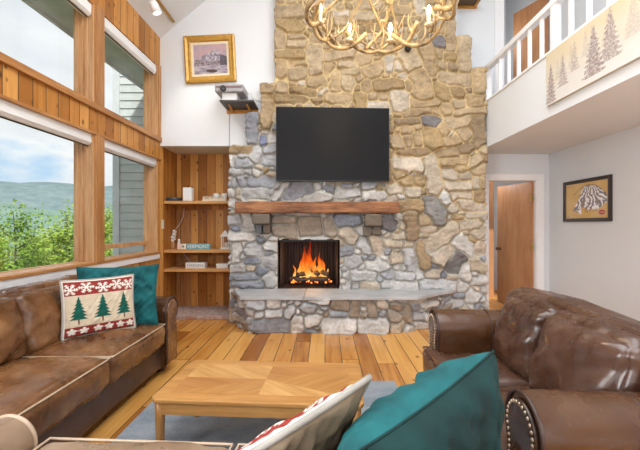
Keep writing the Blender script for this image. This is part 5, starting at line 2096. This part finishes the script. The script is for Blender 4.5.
b.build('inner_spider', ANT, ch, smooth=True)
for i in range(14):
    low = i < 8
    n_ = 8 if low else 6
    a0 = 2 * PI * (i % 8) / n_ + (0.42 if low else 0.1)
    rr_ = 0.47 if low else 0.31
    zz = -0.07 if low else 0.40
    pz_ = polar(rr_, a0, zz)
    cd = MB().lathe([(0.0, -0.012), (0.03, -0.01), (0.034, 0.004), (0.018, 0.006), (0.016, 0.010), (0.016, 0.075), (0.0, 0.076)], tuple(pz_), 12).build('candle_socket', SLV, ch, smooth=True)
    MB().lathe([(0.0, 0.074), (0.012, 0.078), (0.021, 0.100), (0.019, 0.122), (0.008, 0.150), (0.0, 0.160)], tuple(pz_), 12).build('candle_bulb', FLM, cd, smooth=True)
lamp('chandelier_glow', 'POINT', (CCX, CCY, CCZ + 0.15), 28, (1.0, 0.80, 0.50), size=0.25)

# ------------------------------------------------------------------ outdoors
grass = simple('forest_floor', (0.07, 0.12, 0.03), 0.95, var=0.4, scale=0.5)
G = MB()
gn = 40
for j in range(gn + 1):
    for i in range(gn + 1):
        x = -3.6 - 150 * (i / gn) ** 1.6
        y = -60 + 260 * j / gn
        G.v.append((x, y, -3.2 - 0.09 * (-x - 3.6) + 0.6 * mnoise.noise(Vector((x * .1, y * .1, 0)))))
for j in range(gn):
    for i in range(gn):
        G.f.append([j * (gn + 1) + i, (j + 1) * (gn + 1) + i, (j + 1) * (gn + 1) + i + 1, j * (gn + 1) + i + 1])
        G.mi.append(0)
struct(G.build('ground', grass, smooth=True))


def hill(name, dist, h0, amp, sd, col, col2, label):
    m = NM(name + '_woods')
    f = m.noise(m.obj(), 0.06, 6, 0.7)
    m.color(m.ramp(f, [(0.35, col), (0.65, col2)]))
    m.set('Roughness', 1.0)
    m.set('Specular IOR Level', 0.0)
    b = MB()
    na, nr_ = 90, 14
    for j in range(nr_ + 1):
        for i in range(na + 1):
            a = R(92 + 110 * i / na)
            rr_ = dist * (0.55 + 0.6 * j / nr_)
            k_ = math.sin(PI / 2 * min(1, j / nr_ * 1.35)) ** 1.3
            crest = h0 + amp * (mnoise.noise(Vector((a * 2.4 + sd, 0, sd))) + 0.45 * mnoise.noise(Vector((a * 7 + sd, 1, sd))))
            z = -25 + (crest + 25) * k_ + amp * 0.12 * mnoise.noise(Vector((a * 30, j * 0.8, sd)))
            b.v.append((rr_ * math.cos(a), rr_ * math.sin(a), z))
    for j in range(nr_):
        for i in range(na):
            b.f.append([j * (na + 1) + i, j * (na + 1) + i + 1, (j + 1) * (na + 1) + i + 1, (j + 1) * (na + 1) + i])
            b.mi.append(0)
    o = b.build(name, m.m, smooth=True)
    struct(o)
    o['label'] = label
    return o


hill('mountain', 700, 70, 26, 2.2, (0.15, 0.21, 0.22), (0.23, 0.295, 0.29), 'hazy blue green mountain ridge beyond the trees')  # distance haze is put into the bluish ridge colour
hill('mountain', 380, 22, 16, 5.1, (0.16, 0.25, 0.20), (0.25, 0.34, 0.27), 'wooded lower hillside in front of the hazy ridge')

LEAF = NM('spring_leaves')
lo_ = LEAF.n('ShaderNodeObjectInfo')
ln_ = LEAF.noise(LEAF.obj(), 1.3, 3)
lf_ = LEAF.math('ADD', LEAF.math('MULTIPLY', ln_, 0.8), LEAF.math('MULTIPLY', LEAF.math('SUBTRACT', lo_.outputs['Random'], 0.5), 0.35))
LEAF.color(LEAF.ramp(lf_, [(0.25, (0.17, 0.29, 0.04)), (0.45, (0.36, 0.48, 0.08)), (0.65, (0.58, 0.64, 0.17))]))
LEAF.set('Roughness', 0.6)
LEAF.set('Specular IOR Level', 0.2)
TRUNK = simple('tree_bark', (0.12, 0.10, 0.075), 0.9, var=0.3, scale=3)


def tree(label, h, wd, seed, group):
    r_ = random.Random(seed)
    root = thing('leafy_tree', label, 'tree', (0, 0, 0), group=group)
    b = MB()
    tips = []
    tr_ = spline([(0, 0, -0.3), (0.1 * r_.uniform(-1, 1), 0.1, h * 0.35), (0.25 * r_.uniform(-1, 1), 0.1, h * .7), (0, 0, h * 0.96)], 14)
    b.tube(tr_, [0.13 * h / 8 * (1 - 0.85 * i / (len(tr_) - 1)) + .01 for i in range(len(tr_))], 7)
    for i in range(17):
        f = r_.uniform(0.25, 0.95)
        p0 = tr_[int(f * (len(tr_) - 1))]
        a = r_.uniform(0, 2 * PI)
        L_ = wd * (1.15 - 0.75 * abs(f - 0.45)) * r_.uniform(.6, 1) * (1.25 - f * .75)
        p1 = p0 + Vector((math.cos(a), math.sin(a), 0.35)) * L_ * 0.5
        p2 = p0 + Vector((math.cos(a), math.sin(a), 0.75)) * L_
        bp_ = spline([p0, p1, p2], 8)
        b.tube(bp_, [0.05 * (1 - .8 * i_ / (len(bp_) - 1)) for i_ in range(len(bp_))], 5)
        tips += [(bp_[3], .5), (bp_[5], .75), (bp_[-1], 1.0)]
    tips += [(tr_[-1], .8), (tr_[-3], .9)]
    b.build('trunk', TRUNK, root, smooth=True)
    lv = MB()
    for p_, k_ in tips:
        for q in range(46):
            d = Vector((r_.gauss(0, 1), r_.gauss(0, 1), r_.gauss(0, .7)))
            c = p_ + d * wd * 0.20 * (0.6 + .5 * k_)
            s = r_.uniform(0.08, 0.18)
            M3 = Matrix.Rotation(r_.uniform(0, 6.28), 3, 'Z') @ Matrix.Rotation(r_.uniform(0, 3.1), 3, 'X')
            lv.add([c + M3 @ Vector((-s, 0, 0)), c + M3 @ Vector((0, -s * .55, 0.02)), c + M3 @ Vector((s, 0, 0)), c + M3 @ Vector((0, s * .55, 0.02))], [(0, 1, 2, 3)])
    lv.build('foliage', LEAF.m, root)
    return root


TL = 'bright green spring tree in the woods outside the windows'
TG = 'trees in the woods outside the windows'
t1 = tree('round topped bright green tree outside the large lower window, tallest there', 9.0, 3.0, 1, TG)
t2 = tree('slender bright green tree near the post between the lower windows', 8.5, 2.4, 2, TG)
t3 = tree(TL, 8.0, 2.6, 3, TG)


def put(o, pxl, dist_y, top, wf=0.75):
    x = (pxl - 325) * dist_y / F
    g = -3.2 - 0.09 * (-x - 3.6)
    need = CH + (225 - top) * dist_y / F - g
    o.location = (x, dist_y, g)
    h0 = max(v.co.z for c in o.children for v in c.data.vertices)
    s = need / h0
    o.scale = (s * wf, s * wf, s)


put(t1, 13, 15, 198, 0.62)
put(t2, 66, 16, 199, 0.72)
put(t3, 40, 24, 226)
tr2 = random.Random(5)
for pxl, dy, top in [(-40, 18, 200), (36, 21, 232), (50, 24, 226), (86, 24, 216), (-2, 26, 222), (28, 27, 230), (106, 20, 198), (120, 22, 206), (-70, 20, 205), (60, 30, 226), (94, 30, 222), (-15, 30, 216), (47, 17, 244), (28, 16, 246), (84, 18, 240), (108, 18, 230)]:
    c = copy_tree(tr2.choice([t2, t3, t1]))
    c['label'] = TL
    put(c, pxl, dy, top)
    c.rotation_euler = (0, 0, tr2.uniform(0, 6.28))

# grey clapboard wing seen through the far window, and the eave over the windows
sid = NM('grey_green_siding')
so = sid.xyz(sid.obj())
fz = sid.math('FRACT', sid.math('DIVIDE', so[2], 0.14))
sid.color(sid.ramp(sid.noise(sid.obj(), 7, 3), [(0.3, (0.46, 0.49, 0.48)), (0.7, (0.54, 0.57, 0.56))]))
sid.set('Roughness', 0.7)
wing = thing('house_wing', 'grey clapboard wall of the house seen through the far window', 'building', (-3.4, 6.7, -3.0))
b = MB()
z = -3.0
while z < 5.2:
    b.prism([(6.50, z), (6.475, z), (6.495, z + 0.15), (6.52, z + 0.15)], -3.86, -2.66, lambda a, c, d: (d, a, c))
    z += 0.148
b.box((-3.84, 6.50, -3.0), (-2.66, 6.9, 5.3))
b.build('clapboards', sid.m, wing, world=True)
MB().box((-3.92, 6.455, -3.0), (-3.80, 6.93, 5.3)).build('corner_board', simple('grey_corner_board', (0.56, 0.59, 0.60), 0.6), wing, world=True, bevel=0.004)
ev = MB()
ev.box((-3.22, YR - 0.5, 3.80), (XO - 0.001, 6.46, 3.86))
ev.box((-3.26, YR - 0.5, 3.76), (-3.22, 6.46, 3.93))
struct(ev.build('roof_eave', simple('grey_green_soffit', (0.62, 0.66, 0.65), 0.7, var=0.1, scale=4)))
